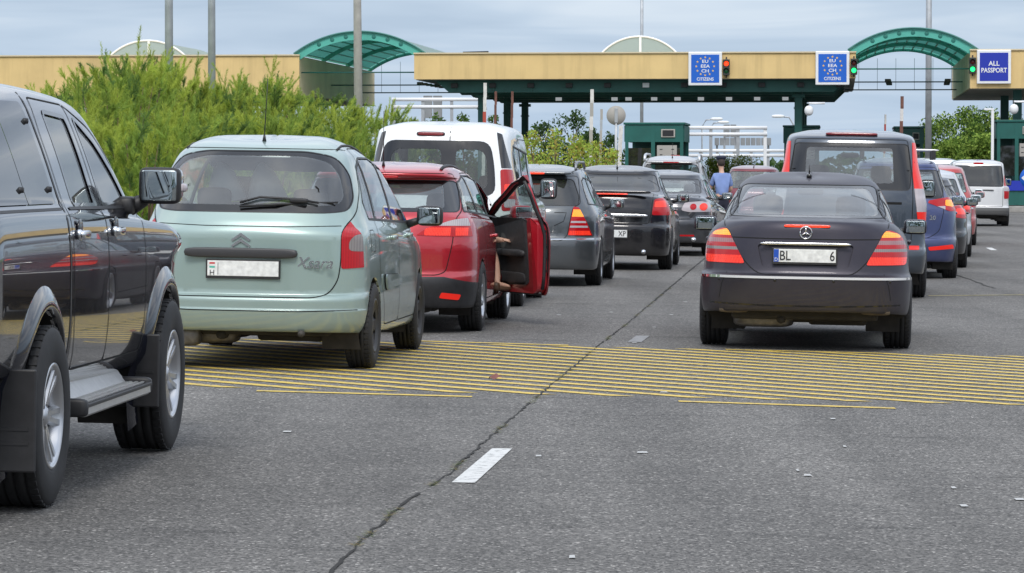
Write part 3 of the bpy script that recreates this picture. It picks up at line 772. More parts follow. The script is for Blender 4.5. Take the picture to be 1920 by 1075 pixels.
# ------------------------------------------------------------------ border station roofs
YAW = R(5.4); SY = 134.9
def foliage0(name, col, trans=.55):
    m = bpy.data.materials.new(name); m.use_nodes = True; t = m.node_tree; t.nodes.clear(); o = N(t, 'ShaderNodeOutputMaterial'); d = N(t, 'ShaderNodeBsdfDiffuse'); tr = N(t, 'ShaderNodeBsdfTranslucent'); mm = N(t, 'ShaderNodeMixShader'); mm.inputs[0].default_value = trans
    d.inputs[0].default_value = (*col, 1); tr.inputs[0].default_value = (*col, 1); t.links.new(d.outputs[0], mm.inputs[1]); t.links.new(tr.outputs[0], mm.inputs[2]); t.links.new(mm.outputs[0], o.inputs[0]); MATS[name] = m; return m
STY = mat('fascia_yellow', (.60, .42, .165), .6)
t = STY.node_tree; b = t.nodes['Principled BSDF']; tcn = N(t, 'ShaderNodeTexCoord'); wv = N(t, 'ShaderNodeTexWave'); wv.inputs['Scale'].default_value = 1.6; wv.inputs['Distortion'].default_value = 0; t.links.new(tcn.outputs['Object'], wv.inputs[0])
no = N(t, 'ShaderNodeTexNoise'); no.inputs['Scale'].default_value = .8; no.inputs['Detail'].default_value = 8; t.links.new(tcn.outputs['Object'], no.inputs[0])
mr_ = N(t, 'ShaderNodeMapRange'); mr_.inputs[1].default_value = .3; mr_.inputs[2].default_value = .75; mr_.inputs[3].default_value = 1.06; mr_.inputs[4].default_value = .86; t.links.new(no.outputs[0], mr_.inputs[0])
mpp = N(t, 'ShaderNodeMapping'); mpp.inputs['Scale'].default_value = (3.2, 1, .25); t.links.new(tcn.outputs['Object'], mpp.inputs[0]); stk = N(t, 'ShaderNodeTexNoise'); stk.inputs['Scale'].default_value = 1.0; stk.inputs['Detail'].default_value = 5; t.links.new(mpp.outputs[0], stk.inputs[0])
ms_ = N(t, 'ShaderNodeMapRange'); ms_.inputs[1].default_value = .5; ms_.inputs[2].default_value = .75; ms_.inputs[3].default_value = 1.0; ms_.inputs[4].default_value = .80; t.links.new(stk.outputs[0], ms_.inputs[0]); mm_ = N(t, 'ShaderNodeMath', operation='MULTIPLY'); t.links.new(ms_.outputs[0], mm_.inputs[0]); t.links.new(mr_.outputs[0], mm_.inputs[1])
vm = N(t, 'ShaderNodeVectorMath', operation='SCALE'); vm.inputs[0].default_value = (.68, .49, .215); t.links.new(mm_.outputs[0], vm.inputs['Scale']); t.links.new(vm.outputs[0], b.inputs['Base Color'])
bu = N(t, 'ShaderNodeBump'); bu.inputs['Strength'].default_value = .2; bu.inputs['Distance'].default_value = .012; t.links.new(wv.outputs[1], bu.inputs['Height']); t.links.new(bu.outputs[0], b.inputs['Normal'])
GRN = mat('steel_green', (.009, .095, .08), .45, noise=(1.5, .15)); TEAL = mat('arch_teal', (.09, .42, .34), .45, noise=(1, .1)); DKG = mat('dark_green', (.01, .06, .055), .6)
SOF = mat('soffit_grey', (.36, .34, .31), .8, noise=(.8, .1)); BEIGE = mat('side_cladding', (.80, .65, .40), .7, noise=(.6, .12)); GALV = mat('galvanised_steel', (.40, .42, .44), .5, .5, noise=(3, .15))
WHT = mat('white_enamel', (.74, .75, .76), .4); ROOFW = mat('roof_edge_cap', (.62, .52, .34), .6); CONC = mat('concrete_pole', (.36, .345, .32), .9, noise=(5, .15)); DARK = mat('dark_opening', (.015, .015, .018), .7)
def station(name, label, cat, group=None, x=0, y=0):
    o = empty(name, (x*math.cos(YAW)+y*math.sin(YAW), SY-x*math.sin(YAW)+y*math.cos(YAW), 0), (0, 0, -YAW)); tag(o, label, cat, group); return o
def canopy(name, label, x0, x1, zt, zb, dep, group, sideL=True):
    r = station(name, label, 'canopy', group, x0, 0); W = x1-x0
    f = MB(); f.box((W/2, .04, (zt+zb)/2), (W, .08, zt-zb), STY); f.build('fascia', r)
    f = MB(); f.box((W/2, -.0, zt+.02), (W+.04, .14, .05), ROOFW); f.build('roof_edge', r)
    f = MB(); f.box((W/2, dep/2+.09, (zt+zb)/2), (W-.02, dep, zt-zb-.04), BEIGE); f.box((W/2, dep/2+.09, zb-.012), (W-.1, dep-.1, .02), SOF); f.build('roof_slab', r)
    return r
cl = canopy('canopy_roof', 'long yellow flat roof at the left, rising behind the green bushes', -62, -8.35, 5.97, 4.42, 22, 'yellow flat roofs of the border station')
cmn = canopy('canopy_roof', 'middle yellow flat roof on green steel beams, carrying both blue citizens signs', -3.83, 13.29, 6.02, 5.03, 22, 'yellow flat roofs of the border station')
crr = canopy('canopy_roof', 'right-hand yellow flat roof with a pale grey soffit, carrying the passport sign', 17.66, 60, 6.09, 4.63, 22, 'yellow flat roofs of the border station')
# steelwork under the middle roof
for i, y in enumerate((.9, 5.5, 10, 14.5, 19, 21.6)):
    f = MB(); x0, x1 = 3.83-3.3+.2, 17.12-.35
    f.prism([(x0, 5.015), (x0+.55, 4.53), (x1-.5, 4.53), (x1, 5.015)], y-.12, y+.12, GRN)
    for xx in np.arange(x0+.8, x1-.4, 1.5): f.box((xx, y-.14, 4.77), (.05, .04, .46), GRN)
    f.build('cross_beam', cmn)
for xx in np.arange(1.6, 16.6, 2.4):
    f = MB(); f.box((xx, 11.3, 4.82), (.16, 20, .34), DKG); f.build('long_beam', cmn)
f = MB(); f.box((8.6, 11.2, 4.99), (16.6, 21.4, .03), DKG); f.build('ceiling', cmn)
for q, xx in enumerate(np.arange(1.2, 16.8, 1.5)):
    f = MB(); f.box((xx+.3, .70, 4.80), (.26, .1, .18), WHT if q in (5,) else BLACK, bev=.01); f.build('floodlight', cmn)
for xx in (5.1, 7.5, 8.1, 9.2, 10.2, 11.2, 12.4, 13.6, 14.8):
    f = MB(); f.box((xx-.6, 14.2, 4.56), (.26, .12, .17), mat('lamp_white', (.8, .82, .85), .5, emit=(.9, .95, 1), es=.25), bev=.01); f.build('ceiling_light', cmn)
for x in (-1.38, 11.07):
    for y in (2, 12.5, 20.8):
        f = MB(); f.box((x+3.83, y, 2.5), (.30, .30, 5.0), GRN, bev=.03); f.box((x+3.83, y, 4.4), (.5, .5, .12), GRN)
        for z in (3.9, 3.95): f.box((x+3.83, y, z), (.36, .36, .03), GRN)
        f.build('column', cmn)
for x in (1.9, 3.3):
    for y in (2, 12.5): f = MB(); f.box((x, y, 2.4), (.34, .34, 4.5), GRN, bev=.03); f.build('column', crr)
# barrel vaults between the flat roofs
VSH = foliage0('vault_sheet', (.20, .60, .52)); SHW = foliage0('milky_sheet', (.50, .58, .57))
def vault(label, x0, x1, zs, rise, dep, y=0, group='arched canopies', m_rib=TEAL, shell=None, zb=.30, nr=4, tie=True):
    W = x1-x0; Rr = ((W/2)**2+rise**2)/(2*rise); zc = zs+rise-Rr; a = math.asin(W/2/Rr)
    r = station('arched_canopy', label, 'canopy', group, (x0+x1)/2, y+.16)
    A = np.linspace(-a, a, 33)
    shell = shell or VSH
    for j in range(nr):
        yy = dep*j/(nr-1); f = MB(); th = zb if j == 0 else .16
        for rr_, c_ in ((Rr, 1),):
            vs = []
            for q in A: 
                for rad in (Rr, Rr-th):
                    for d in (-.04, .04): vs.append((math.sin(q)*rad, yy+d, zc+math.cos(q)*rad))
            fs = []
            for i in range(len(A)-1):
                o = 4*i; n_ = o+4
                fs += [(o, o+2, n_+2, n_), (o+1, n_+1, n_+3, o+3), (o, n_, n_+1, o+1), (o+2, o+3, n_+3, n_+2)]
            f.add(vs, fs, m_rib)
        if j == 0:
            for q in np.linspace(-a*.62, a*.62, 7): f.lathe([(0, -.012), (.075, -.012), (.085, -.005), (.085, 0)], mat('arch_hole', (.02, .17, .14), .6), 14, 'y', (math.sin(q)*(Rr-th*.5), yy-.04, zc+math.cos(q)*(Rr-th*.5)))
        f.build('arch_rib', r)
    f = MB(); vs = []
    for q in A:
        for d in (0, dep): vs.append((math.sin(q)*(Rr+.02), d-.1, zc+math.cos(q)*(Rr+.02)))
    vs2 = [(v[0]*(1-.02/Rr), v[1], v[2]-.02) for v in vs]; n = len(vs)
    f.add(vs, [(2*i, 2*i+1, 2*i+3, 2*i+2) for i in range(len(A)-1)], SHW); f.add(vs2, [(2*i, 2*i+2, 2*i+3, 2*i+1) for i in range(len(A)-1)], shell)
    f.tube([(math.sin(q)*(Rr+.03), -.12, zc+math.cos(q)*(Rr+.03)) for q in A], .035, mat('vault_rim', (.07, .22, .2), .5), 6); f.build('vault_sheet', r)
    for q in np.linspace(-a*.95, a*.95, 13):
        f = MB(); f.box((math.sin(q)*(Rr-.03), dep/2, zc+math.cos(q)*(Rr-.03)), (.05, dep, .04), m_rib, rot=None); f.build('purlin', r)
    if tie:
        for yy, zz in ((dep*.02, zs-.70), (dep*.4, zs-1.0), (dep*.75, zs-1.15)):
            f = MB(); f.tube([(-W/2-.1, yy, zz), (W/2+.1, yy, zz)], .028, GRN, 6); f.build('tie_rod', r)
        for xx in np.linspace(-W/2*.8, W/2*.8, 6):
            f = MB(); f.tube([(xx, dep*.75, zs-1.15), (xx, dep*.75, zs+.2)], .008, GALV, 4); f.build('hanger', r)
        for sx in ((-.35, .62) if x0 > 0 else (.62, .9)):
            for j in range(6): f = MB(); f.box((sx*W/2+.03*j, dep*.3+j*1.3, zs-.98), (.24, .22, .10), mat('lamp_housing', (.10, .085, .07), .6), bev=.01); f.build('floodlight', r)
    return r
vault('teal arched canopy behind the concrete pole, left of the middle roof', -8.56, -3.4, 6.02, .86, 21)
vault('teal arched canopy with a ribbed ceiling above the green traffic lights', 13.0, 17.95, 6.10, .83, 21)
def endvault(label, px, Z, W, rise, slope=0):
    x = (px-960)/FPX*Z; r = empty('roof_dome', (x, Z, 5.95), (0, 0, -YAW)); tag(r, label, 'rooflight', 'milky rooflights')
    Rr = ((W/2)**2+rise**2)/(2*rise); a = math.asin(min(1, W/2/Rr)); A = np.linspace(-a, a, 25); f = MB(); zc = rise-Rr
    arc = [(math.sin(q)*Rr, zc+math.cos(q)*Rr) for q in A]; f.prism(arc, 0, 9, SHW); f.build('rooflight_sheet', r)
    f = MB(); f.tube([(p[0], -.02, p[1]+.02) for p in arc], .045, WHT, 6); f.build('rim', r)
    f = MB(); f.box((.05, -.03, rise/2), (.10, .03, rise), WHT); f.build('mullion', r)
endvault('milky arched rooflight standing over the middle yellow roof', 1198, 148, 3.9, 1.22)
endvault('milky arched rooflight above the long left roof, behind the bushes', 278, 148, 3.9, 1.05)
o = MB(); o.box((0, 0, 0), (1.0, .3, .05), BLACK, bev=.01); x = (892-960)/FPX*SY
tag(o.build('roof_plate', loc=(x, SY+.35, 6.09), rot=(0, R(-1.5), 0)), 'thin dark plate lying on the edge of the middle yellow roof', 'roof plate')
# ------------------------------------------------------------------ signs and lights on the fascias
def lx_(px): p = px-960; return p*SY/(FPX*math.cos(YAW)+p*math.sin(YAW))
BLU = mat('sign_blue', (.008, .11, .52), .4); BLU2 = mat('sign_navy', (.012, .03, .36), .4); GOLD = mat('sign_gold', (.75, .48, .12), .5)
def sign(px, zc, kind, label, grp):
    x = lx_(px); r = station('lane_sign', label, 'sign', grp, x, -.12); W = 1.30
    f = MB(); f.box((0, 0, zc), (W, .10, W), WHT, bev=.03); f.build('sign_frame', r)
    f = MB(); f.box((0, -.056, zc), (W-.22, .012, W-.22), BLU if kind == 'eu' else BLU2); f.build('sign_panel', r)
    f = MB(); y = -.066
    if kind == 'eu':
        for i in range(12):
            a = math.pi/2+2*math.pi*i/12; cx, cz = math.cos(a)*.345, zc+.09+math.sin(a)*.345
            f.prism([(cx+math.cos(math.pi/2+math.pi*j/5)*(.052 if j % 2 == 0 else .022), cz+math.sin(math.pi/2+math.pi*j/5)*(.052 if j % 2 == 0 else .022)) for j in range(10)], y, y+.004, GOLD)
        f.build('star_ring', r)
        for s, dz in (('EU', .275), ('EEA', .09), ('CH', -.095)): f = MB(); text_mb(f, s, .17, WHT, (0, y, zc+dz), bold=.003, thick=.004, wscale=1.25); f.build('lettering', r)
        f = MB(); text_mb(f, 'CITIZENS', .17, WHT, (0, y, zc-.41), bold=.003, thick=.004, wscale=.92)
    else:
        text_mb(f, 'ALL', .25, WHT, (0, y, zc+.12), bold=.005, thick=.004); f.build('lettering', r); f = MB(); text_mb(f, 'PASSPORT', .25, WHT, (0, y, zc-.14), bold=.005, thick=.004, wscale=.85)
    f.build('lettering', r); f = MB()
    for sx in (-.4, .4): f.box((sx, .07, zc), (.05, .06, .9), GALV)
    f.build('bracket', r)
sign(1322, 5.41, 'eu', 'blue citizens sign with gold stars, beside the red traffic light', 'lane signs on the roofs')
sign(1560, 5.42, 'eu', 'blue citizens sign at the right end of the middle roof, beside the green light', 'lane signs on the roofs')
sign(1862, 5.45, 'pp', 'navy sign reading ALL PASSPORT on the right-hand roof', 'lane signs on the roofs')
def tlight(px, zc, on, label):
    x = lx_(px); r = station('traffic_light', label, 'traffic light', 'lane traffic lights', x, -.14)
    f = MB(); f.box((0, 0, zc), (.26, .16, .62), mat('signal_case', (.03, .035, .03), .5), bev=.02); f.tube([(0, .02, zc-.40), (0, .02, zc+.40)], .03, BLACK, 8); f.build('signal_case', r)
    for dz, cname in ((.14, 'red'), (-.14, 'green')):
        lit = cname == on; col = ((.6, .02, .01) if cname == 'red' else (.01, .5, .12)); m = mat('signal_'+cname+('_lit' if lit else '_off'), col if lit else tuple(c*.12 for c in col), .3, emit=((1, .05, .01) if cname == 'red' else (.02, 1, .22)) if lit else None, es=1.6)
        f = MB(); f.sup((0, -.09, zc+dz), (.095, .03, .095), m, 1, 1, 8, 20); f.build('signal_lamp', r)
        f = MB(); vs = []
        for a in np.linspace(R(-10), R(190), 14): 
            for d, rr_ in ((-.08, .118), (-.22, .112)): vs.append((math.cos(a)*rr_, d, zc+dz+math.sin(a)*rr_))
        f.add(vs, [(2*i, 2*i+1, 2*i+3, 2*i+2) for i in range(13)], BLACK); f.build('visor', r)
tlight(1361.5, 5.46, 'red', 'traffic light showing red beside the left citizens sign')
tlight(1600, 5.47, 'green', 'traffic light showing green at the right end of the middle roof')
tlight(1822, 5.50, 'green', 'traffic light showing green left of the passport sign')
# ------------------------------------------------------------------ booths
def booth(label, px0, px1, ytop, Z, dep=4.5, base=.15, face='full'):
    x0, x1 = (px0-960)/FPX*Z, (px1-960)/FPX*Z; H = CAMH+(320-ytop)*Z/FPX; W = x1-x0
    r = empty('control_booth', ((x0+x1)/2, Z, base), (0, 0, -YAW)); tag(r, label, 'booth', 'green control booths'); h = H-base; b0 = base
    f = MB()
    for sx in (-1, 1):
        for y in (0, dep): f.box((sx*(W/2-.06), y, h/2), (.12, .12, h), GRN)
    f.box((0, 0, h-.35), (W, .10, .62), GRN); f.box((0, 0, .45), (W, .10, .9), GRN); f.box((-W/2+.003, dep/2, h-.35), (.08, dep-.12, .6), GRN); f.box((-W/2+.003, dep/2, .45), (.08, dep-.12, .9), GRN)
    f.box((W/2-.003, dep/2, h-.35), (.08, dep-.12, .6), GRN); f.box((W/2-.003, dep/2, .45), (.08, dep-.12, .9), GRN); f.box((-W*.02, 0, h/2), (.14, .13, h-.1), GRN)
    f.box((0, dep, h/2), (W-.2, .1, h-.1), DKG); f.build('booth_frame', r)
    f = MB(); f.box((0, dep/2, h+.02), (W+.12, dep+.2, .08), GRN, bev=.01); f.build('booth_roof', r)
    for sx in (-1, 1): f = MB(); f.box((sx*W*.25, .02, h*.53), (W*.44, .02, h*.36), GLD); f.build('booth_window', r)
    f = MB(); f.box((W*.24, -.08, h-.34), (W*.24, .06, .30), SOF, bev=.01); f.box((W*.24, -.115, h-.34), (W*.19, .01, .22), DARK); f.build('display_screen', r)
    f = MB(); f.box((W*.22, -.08, h*.66), (W*.34, .02, .5), SOF); 
    for a, b_ in ((-.1, .1), (.1, .1), (-.1, -.1), (.1, -.1)): f.box((W*.22+a*W, -.094, h*.66+b_), (.10, .004, .03), DARK)
    f.build('notice_board', r); return r
bA = booth('dark green booth with a screen and a pale notice board, beyond the silver off-roader', 1172, 1281, 233, 128)
f = MB(); f.add([(.62, -.10, 1.90), (.95, -.10, 1.90), (.95, -.10, 1.55), (.72, -.10, 1.68)], [(0, 1, 2, 3)], mat('pennant_red', (.45, .05, .05), .6)); f.build('red_panel', bA)
bB = booth('green booth at the right edge with notices and a blue panel', 1869, 1945, 228, 133)
f = MB(); f.box((-.1, -.10, .75), (1.0, .03, .38), BLU2); text_mb(f, 'NOTICE', .14, WHT, (-.1, -.12, .75)) if False else None; f.build('blue_panel', bB)
booth('small green booth behind the grey van, under the middle roof', 1470, 1534, 238, 140)
booth('small green booth left of the thick grey pole', 1678, 1730, 240, 140)
isl = MB(); isl.box((0, 0, 0), (3.2, 16, .28), conc, bev=.03)
for px, Z in ((1900, 133), (1226, 129), (1500, 141), (1704, 141)): 
    q = isl.mesh('booth_island'); o = bpy.data.objects.new('booth_island', q); C.objects.link(o); x = (px-960)/FPX*Z; o.location = (x+.5, Z+6.6, -.02); o.rotation_euler = (0, 0, -YAW); tag(o, kind='structure')
# ------------------------------------------------------------------ masts, barriers and poles
def mast(label, px, Z, r0, r1, H, m, head=True, grp='tall light masts', dxt=0):
    x = (px-960)/FPX*Z; r = empty('light_mast', (x, Z, gz(x) if abs(x) < 9 else 0)); tag(r, label, 'light mast', grp)
    f = MB(); f.tube([(0, 0, 0), (dxt*.5, 0, H*.5), (dxt, 0, H)], [r0, (r0+r1)/2, r1], m, 14); f.build('mast', r)
    f = MB(); f.box((0, 0, .03), (r0*4, r0*4, .06), m, bev=.01); f.build('base_plate', r)
    if head:
        for sx in (-1, 1): f = MB(); f.sup((sx*.5+dxt, 0, H), (.35, .14, .08), GALV, .5, .5); f.tube([(dxt, 0, H-.1), (sx*.5+dxt, 0, H)], .03, GALV, 6); f.build('lamp_head', r)
mast('grey steel mast behind the highest bush, leftmost of the masts', 318, 92, .115, .10, 13, GALV)
mast('grey steel mast rising behind the bushes, right of the leftmost mast', 398, 96, .11, .095, 13, GALV)
mast('tapered concrete mast in front of the left teal arch', 674, 100, .14, .09, 12, CONC, dxt=-.10)
mast('thin far mast seen above and below the middle roof', 1203, 190, .10, .08, 15, GALV)
mast('thick pale mast behind the right teal arch', 1740, 165, .16, .13, 15, GALV)
def barrier(px, ytop, Z, label, m, w=.12):
    x = (px-960)/FPX*Z; zt = CAMH+(320-ytop)*Z/FPX; r = empty('raised_barrier', (x, Z, 0)); tag(r, label, 'barrier', 'raised barrier booms')
    f = MB(); f.box((.05, .1, .55), (.34, .34, 1.1), mat('barrier_housing', (.42, .18, .05), .6), bev=.02); f.build('barrier_housing', r)
    f = MB(); n = 7
    for i in range(n): z0 = 1.0+(zt-1.0)*i/n; z1 = 1.0+(zt-1.0)*(i+1)/n; f.box((.012*i, 0, (z0+z1)/2), (w, .05, z1-z0), m[i % len(m)])
    f.build('boom', r)
rust = mat('rusty_boom', (.14, .06, .045), .8, noise=(6, .3)); pl = mat('boom_white', (.60, .58, .56), .6, noise=(6, .15)); bred = mat('boom_red', (.40, .06, .04), .6)
barrier(906, 156, 126, 'white raised boom beside the front left green column', (pl, pl, pl, pl, bred), .12)
barrier(926, 172, 130, 'rusty raised boom between two green columns, left of its twin', (rust,), .09)
barrier(957, 172, 129, 'rusty raised boom right of the second green column', (rust,), .09)
barrier(1106, 168, 120, 'tall pale raised boom above the yellow-green shrubs', (pl, SOF), .12)
barrier(1124, 205, 124, 'short grey raised boom right of the tall pale one', (SOF, GALV), .09)
barrier(1687, 181, 132, 'brown and white raised boom left of the small green booth', (rust, pl), .12)
barrier(1656, 215, 136, 'slim white raised boom beyond the roof of the grey van', (pl, bred), .07)
barrier(1182-22, 236, 122, 'white post standing at the left side of the dark green booth', (pl,), .14)
def roundsign(px, py, Z, rad, back, label):
    x, _, z = at(px, py, Z); r = empty('round_sign', (x, Z, gz(x))); z -= gz(x); tag(r, label, 'road sign')
    f = MB(); f.tube([(0, .03, 0), (0, .03, z+rad*.8)], .045, GALV, 10); f.build('post', r)
    f = MB(); f.lathe([(0, 0), (rad, 0), (rad, .02), (0, .02)], SOF if back else BLU, 40, 'y', (0, 0 if not back else .0, z)); f.build('sign_disc', r)
    f = MB()
    if back: f.box((0, -.02, z), (.10, .03, rad*1.5), GALV, bev=.005); f.build('bracket', r)
    else: f.prism([(-.26, z+.0), (-.02, z+.22), (-.02, z+.08), (.25, z+.08), (.25, z-.08), (-.02, z-.08), (-.02, z-.22)][::-1], -.012, -.004, WHT); f.build('arrow', r)
roundsign(1155, 217, 108, .30, True, 'back of a round grey road sign on a pole, over the shrubs')
roundsign(1932, 334, 96, .30, False, 'round blue sign with a white arrow, cut by the right edge')
# pipe bridges and panels beyond the booths
def rack(label, px0, px1, rows, Z, n=5, zlow=0):
    x0, x1 = (px0-960)/FPX*Z, (px1-960)/FPX*Z; r = empty('pipe_rack', (x0, Z, 0)); tag(r, label, 'pipe rack', 'white pipe racks'); W = x1-x0; zs = [CAMH+(320-y)*Z/FPX for y in rows]
    for z in zs: f = MB(); f.tube([(0, 0, z), (W, 0, z)], .095, WHT, 10); f.build('pipe', r)
    for xx in np.linspace(.1, W-.1, n): f = MB(); f.box((xx, .05, max(zs)/2), (.16, .12, max(zs)), WHT if xx > W*.9 else GALV); f.build('upright', r)
rack('white twin pipes on uprights left of the front green column', 735, 905, (187, 201), 176, 4)
rack('white upper pipe rack right of the dark green booth', 1278, 1438, (240, 252), 176, 4)
rack('long low white pipe rack behind the officer', 1278, 1475, (283, 292), 190, 7)
def panelblock(px0, px1, y0, y1, Z, label, n=8):
    x0, x1 = (px0-960)/FPX*Z, (px1-960)/FPX*Z; z1, z0 = CAMH+(320-y0)*Z/FPX, CAMH+(320-y1)*Z/FPX; r = empty('billboard_frame', ((x0+x1)/2, Z, 0)); tag(r, label, 'panel structure', 'grey panel structures'); W = x1-x0
    gp = mat('panel_grey', (.22, .23, .24), .8, noise=(.7, .3))
    for i in range(n): f = MB(); f.box((-W/2+W*(i+.5)/n, 0, (z0+z1)/2), (W/n-.05, .2, z1-z0), gp); f.build('panel', r)
    for sx in (-.45, .45): f = MB(); f.box((sx*W, .16, z1/2), (.12, .1, z1), GALV); f.build('upright', r)
panelblock(1339, 1446, 259, 273, 200, 'row of grey panels behind the low pipe rack', 11); panelblock(1357, 1380, 234, 258, 205, 'tall grey panel above the right pipe rack', 2); panelblock(794, 829, 180, 222, 205, 'grey panel tower behind the left twin pipes', 2)
def lamp(px, y, Z, side, label):
    x = (px-960)/FPX*Z; z = CAMH+(320-y)*Z/FPX; r = empty('street_lamp', (x, Z, 0)); tag(r, label, 'street lamp', 'far street lamps')
    f = MB(); f.tube([(0, 0, 0), (0, 0, z-.5), (side*.25, 0, z-.05), (side*.7, 0, z)], .05, GALV, 8); f.build('lamp_post', r); f = MB(); f.sup((side*.95, 0, z+.02), (.40, .14, .10), WHT, .6, .6); f.build('lamp_head', r)
lamp(1316, 224, 225, 1, 'curved street lamp right of the booth, the nearer of two'); lamp(1331, 230, 245, 1, 'curved street lamp just right of the nearer one'); lamp(1487, 219, 215, -1, 'street lamp with its head pointing left at the right green column'); x = (1860-960)/FPX*131; r = empty('street_lamp', (x, 131, 0)); tag(r, 'white lamp post with a flat arm at the right-hand booth', 'street lamp', 'far street lamps'); f = MB(); f.box((0, 0, 1.9), (.10, .08, 3.8), WHT); f.build('lamp_post', r); f = MB(); f.box((-.14, 0, 3.79), (.36, .1, .07), WHT, bev=.01); f.build('lamp_head', r)
def dcam(px, py, Z, label):
    x, _, z = at(px, py, Z); r = empty('dome_camera', (x, Z, z)); tag(r, label, 'camera', 'dome cameras'); f = MB(); f.sup((0, 0, 0), (.17, .17, .19), WHT, .9, 1, 10, 16); f.build('camera_dome', r); f = MB(); f.tube([(.6, 0, .28), (0, 0, .28), (0, 0, .15)], .04, WHT, 8); f.build('arm', r)
dcam(1516, 208, 131, 'white dome camera beside the front right green column'); dcam(1900, 205, 131, 'white dome camera above the booth at the right edge')
# ------------------------------------------------------------------ planting
def foliage(name, col, trans=.4):
    m = bpy.data.materials.new(name); m.use_nodes = True; t = m.node_tree; t.nodes.clear(); o = N(t, 'ShaderNodeOutputMaterial')
    d = N(t, 'ShaderNodeBsdfDiffuse'); tr = N(t, 'ShaderNodeBsdfTranslucent'); mm = N(t, 'ShaderNodeMixShader'); mm.inputs[0].default_value = trans
    tcn = N(t, 'ShaderNodeTexCoord'); no = N(t, 'ShaderNodeTexNoise'); no.inputs['Scale'].default_value = 1.8; no.inputs['Detail'].default_value = 4; t.links.new(tcn.outputs['Object'], no.inputs[0])
    r = N(t, 'ShaderNodeMapRange'); r.inputs[1].default_value = .3; r.inputs[2].default_value = .7; r.inputs[3].default_value = .7; r.inputs[4].default_value = 1.3; t.links.new(no.outputs[0], r.inputs[0])
    vm = N(t, 'ShaderNodeVectorMath', operation='SCALE'); vm.inputs[0].default_value = col; t.links.new(r.outputs[0], vm.inputs['Scale'])
    t.links.new(vm.outputs[0], d.inputs[0]); t.links.new(vm.outputs[0], tr.inputs[0]); t.links.new(d.outputs[0], mm.inputs[1]); t.links.new(tr.outputs[0], mm.inputs[2]); t.links.new(mm.outputs[0], o.inputs[0]); MATS[name] = m; return m
FA = foliage('feather_light', (.41, .49, .09)); FB = foliage('feather_mid', (.29, .40, .085)); FC = foliage('feather_dark', (.15, .24, .07)); FY = foliage('dry_straw', (.36, .28, .08)); TW = mat('twig_brown', (.14, .09, .06), .9)
TL = foliage('leaf_light', (.10, .17, .035)); TD = foliage('leaf_dark', (.045, .09, .025)); TG = foliage('leaf_grey', (.085, .13, .06))
def raw(name, V, F, MI, mats, parent):
    me = bpy.data.meshes.new(name); V = np.array(V, dtype=np.float32); F = np.array(F, dtype=np.int32); k = F.shape[1]
    me.vertices.add(len(V)); me.vertices.foreach_set('co', V.ravel()); me.loops.add(F.size); me.loops.foreach_set('vertex_index', F.ravel()); me.polygons.add(len(F)); me.polygons.foreach_set('loop_start', np.arange(0, F.size, k, dtype=np.int32))
    for m in mats: me.materials.append(m)
    me.polygons.foreach_set('material_index', np.array(MI, dtype=np.int32)); me.update(calc_edges=True); o = bpy.data.objects.new(name, me); C.objects.link(o); o.parent = parent; return o
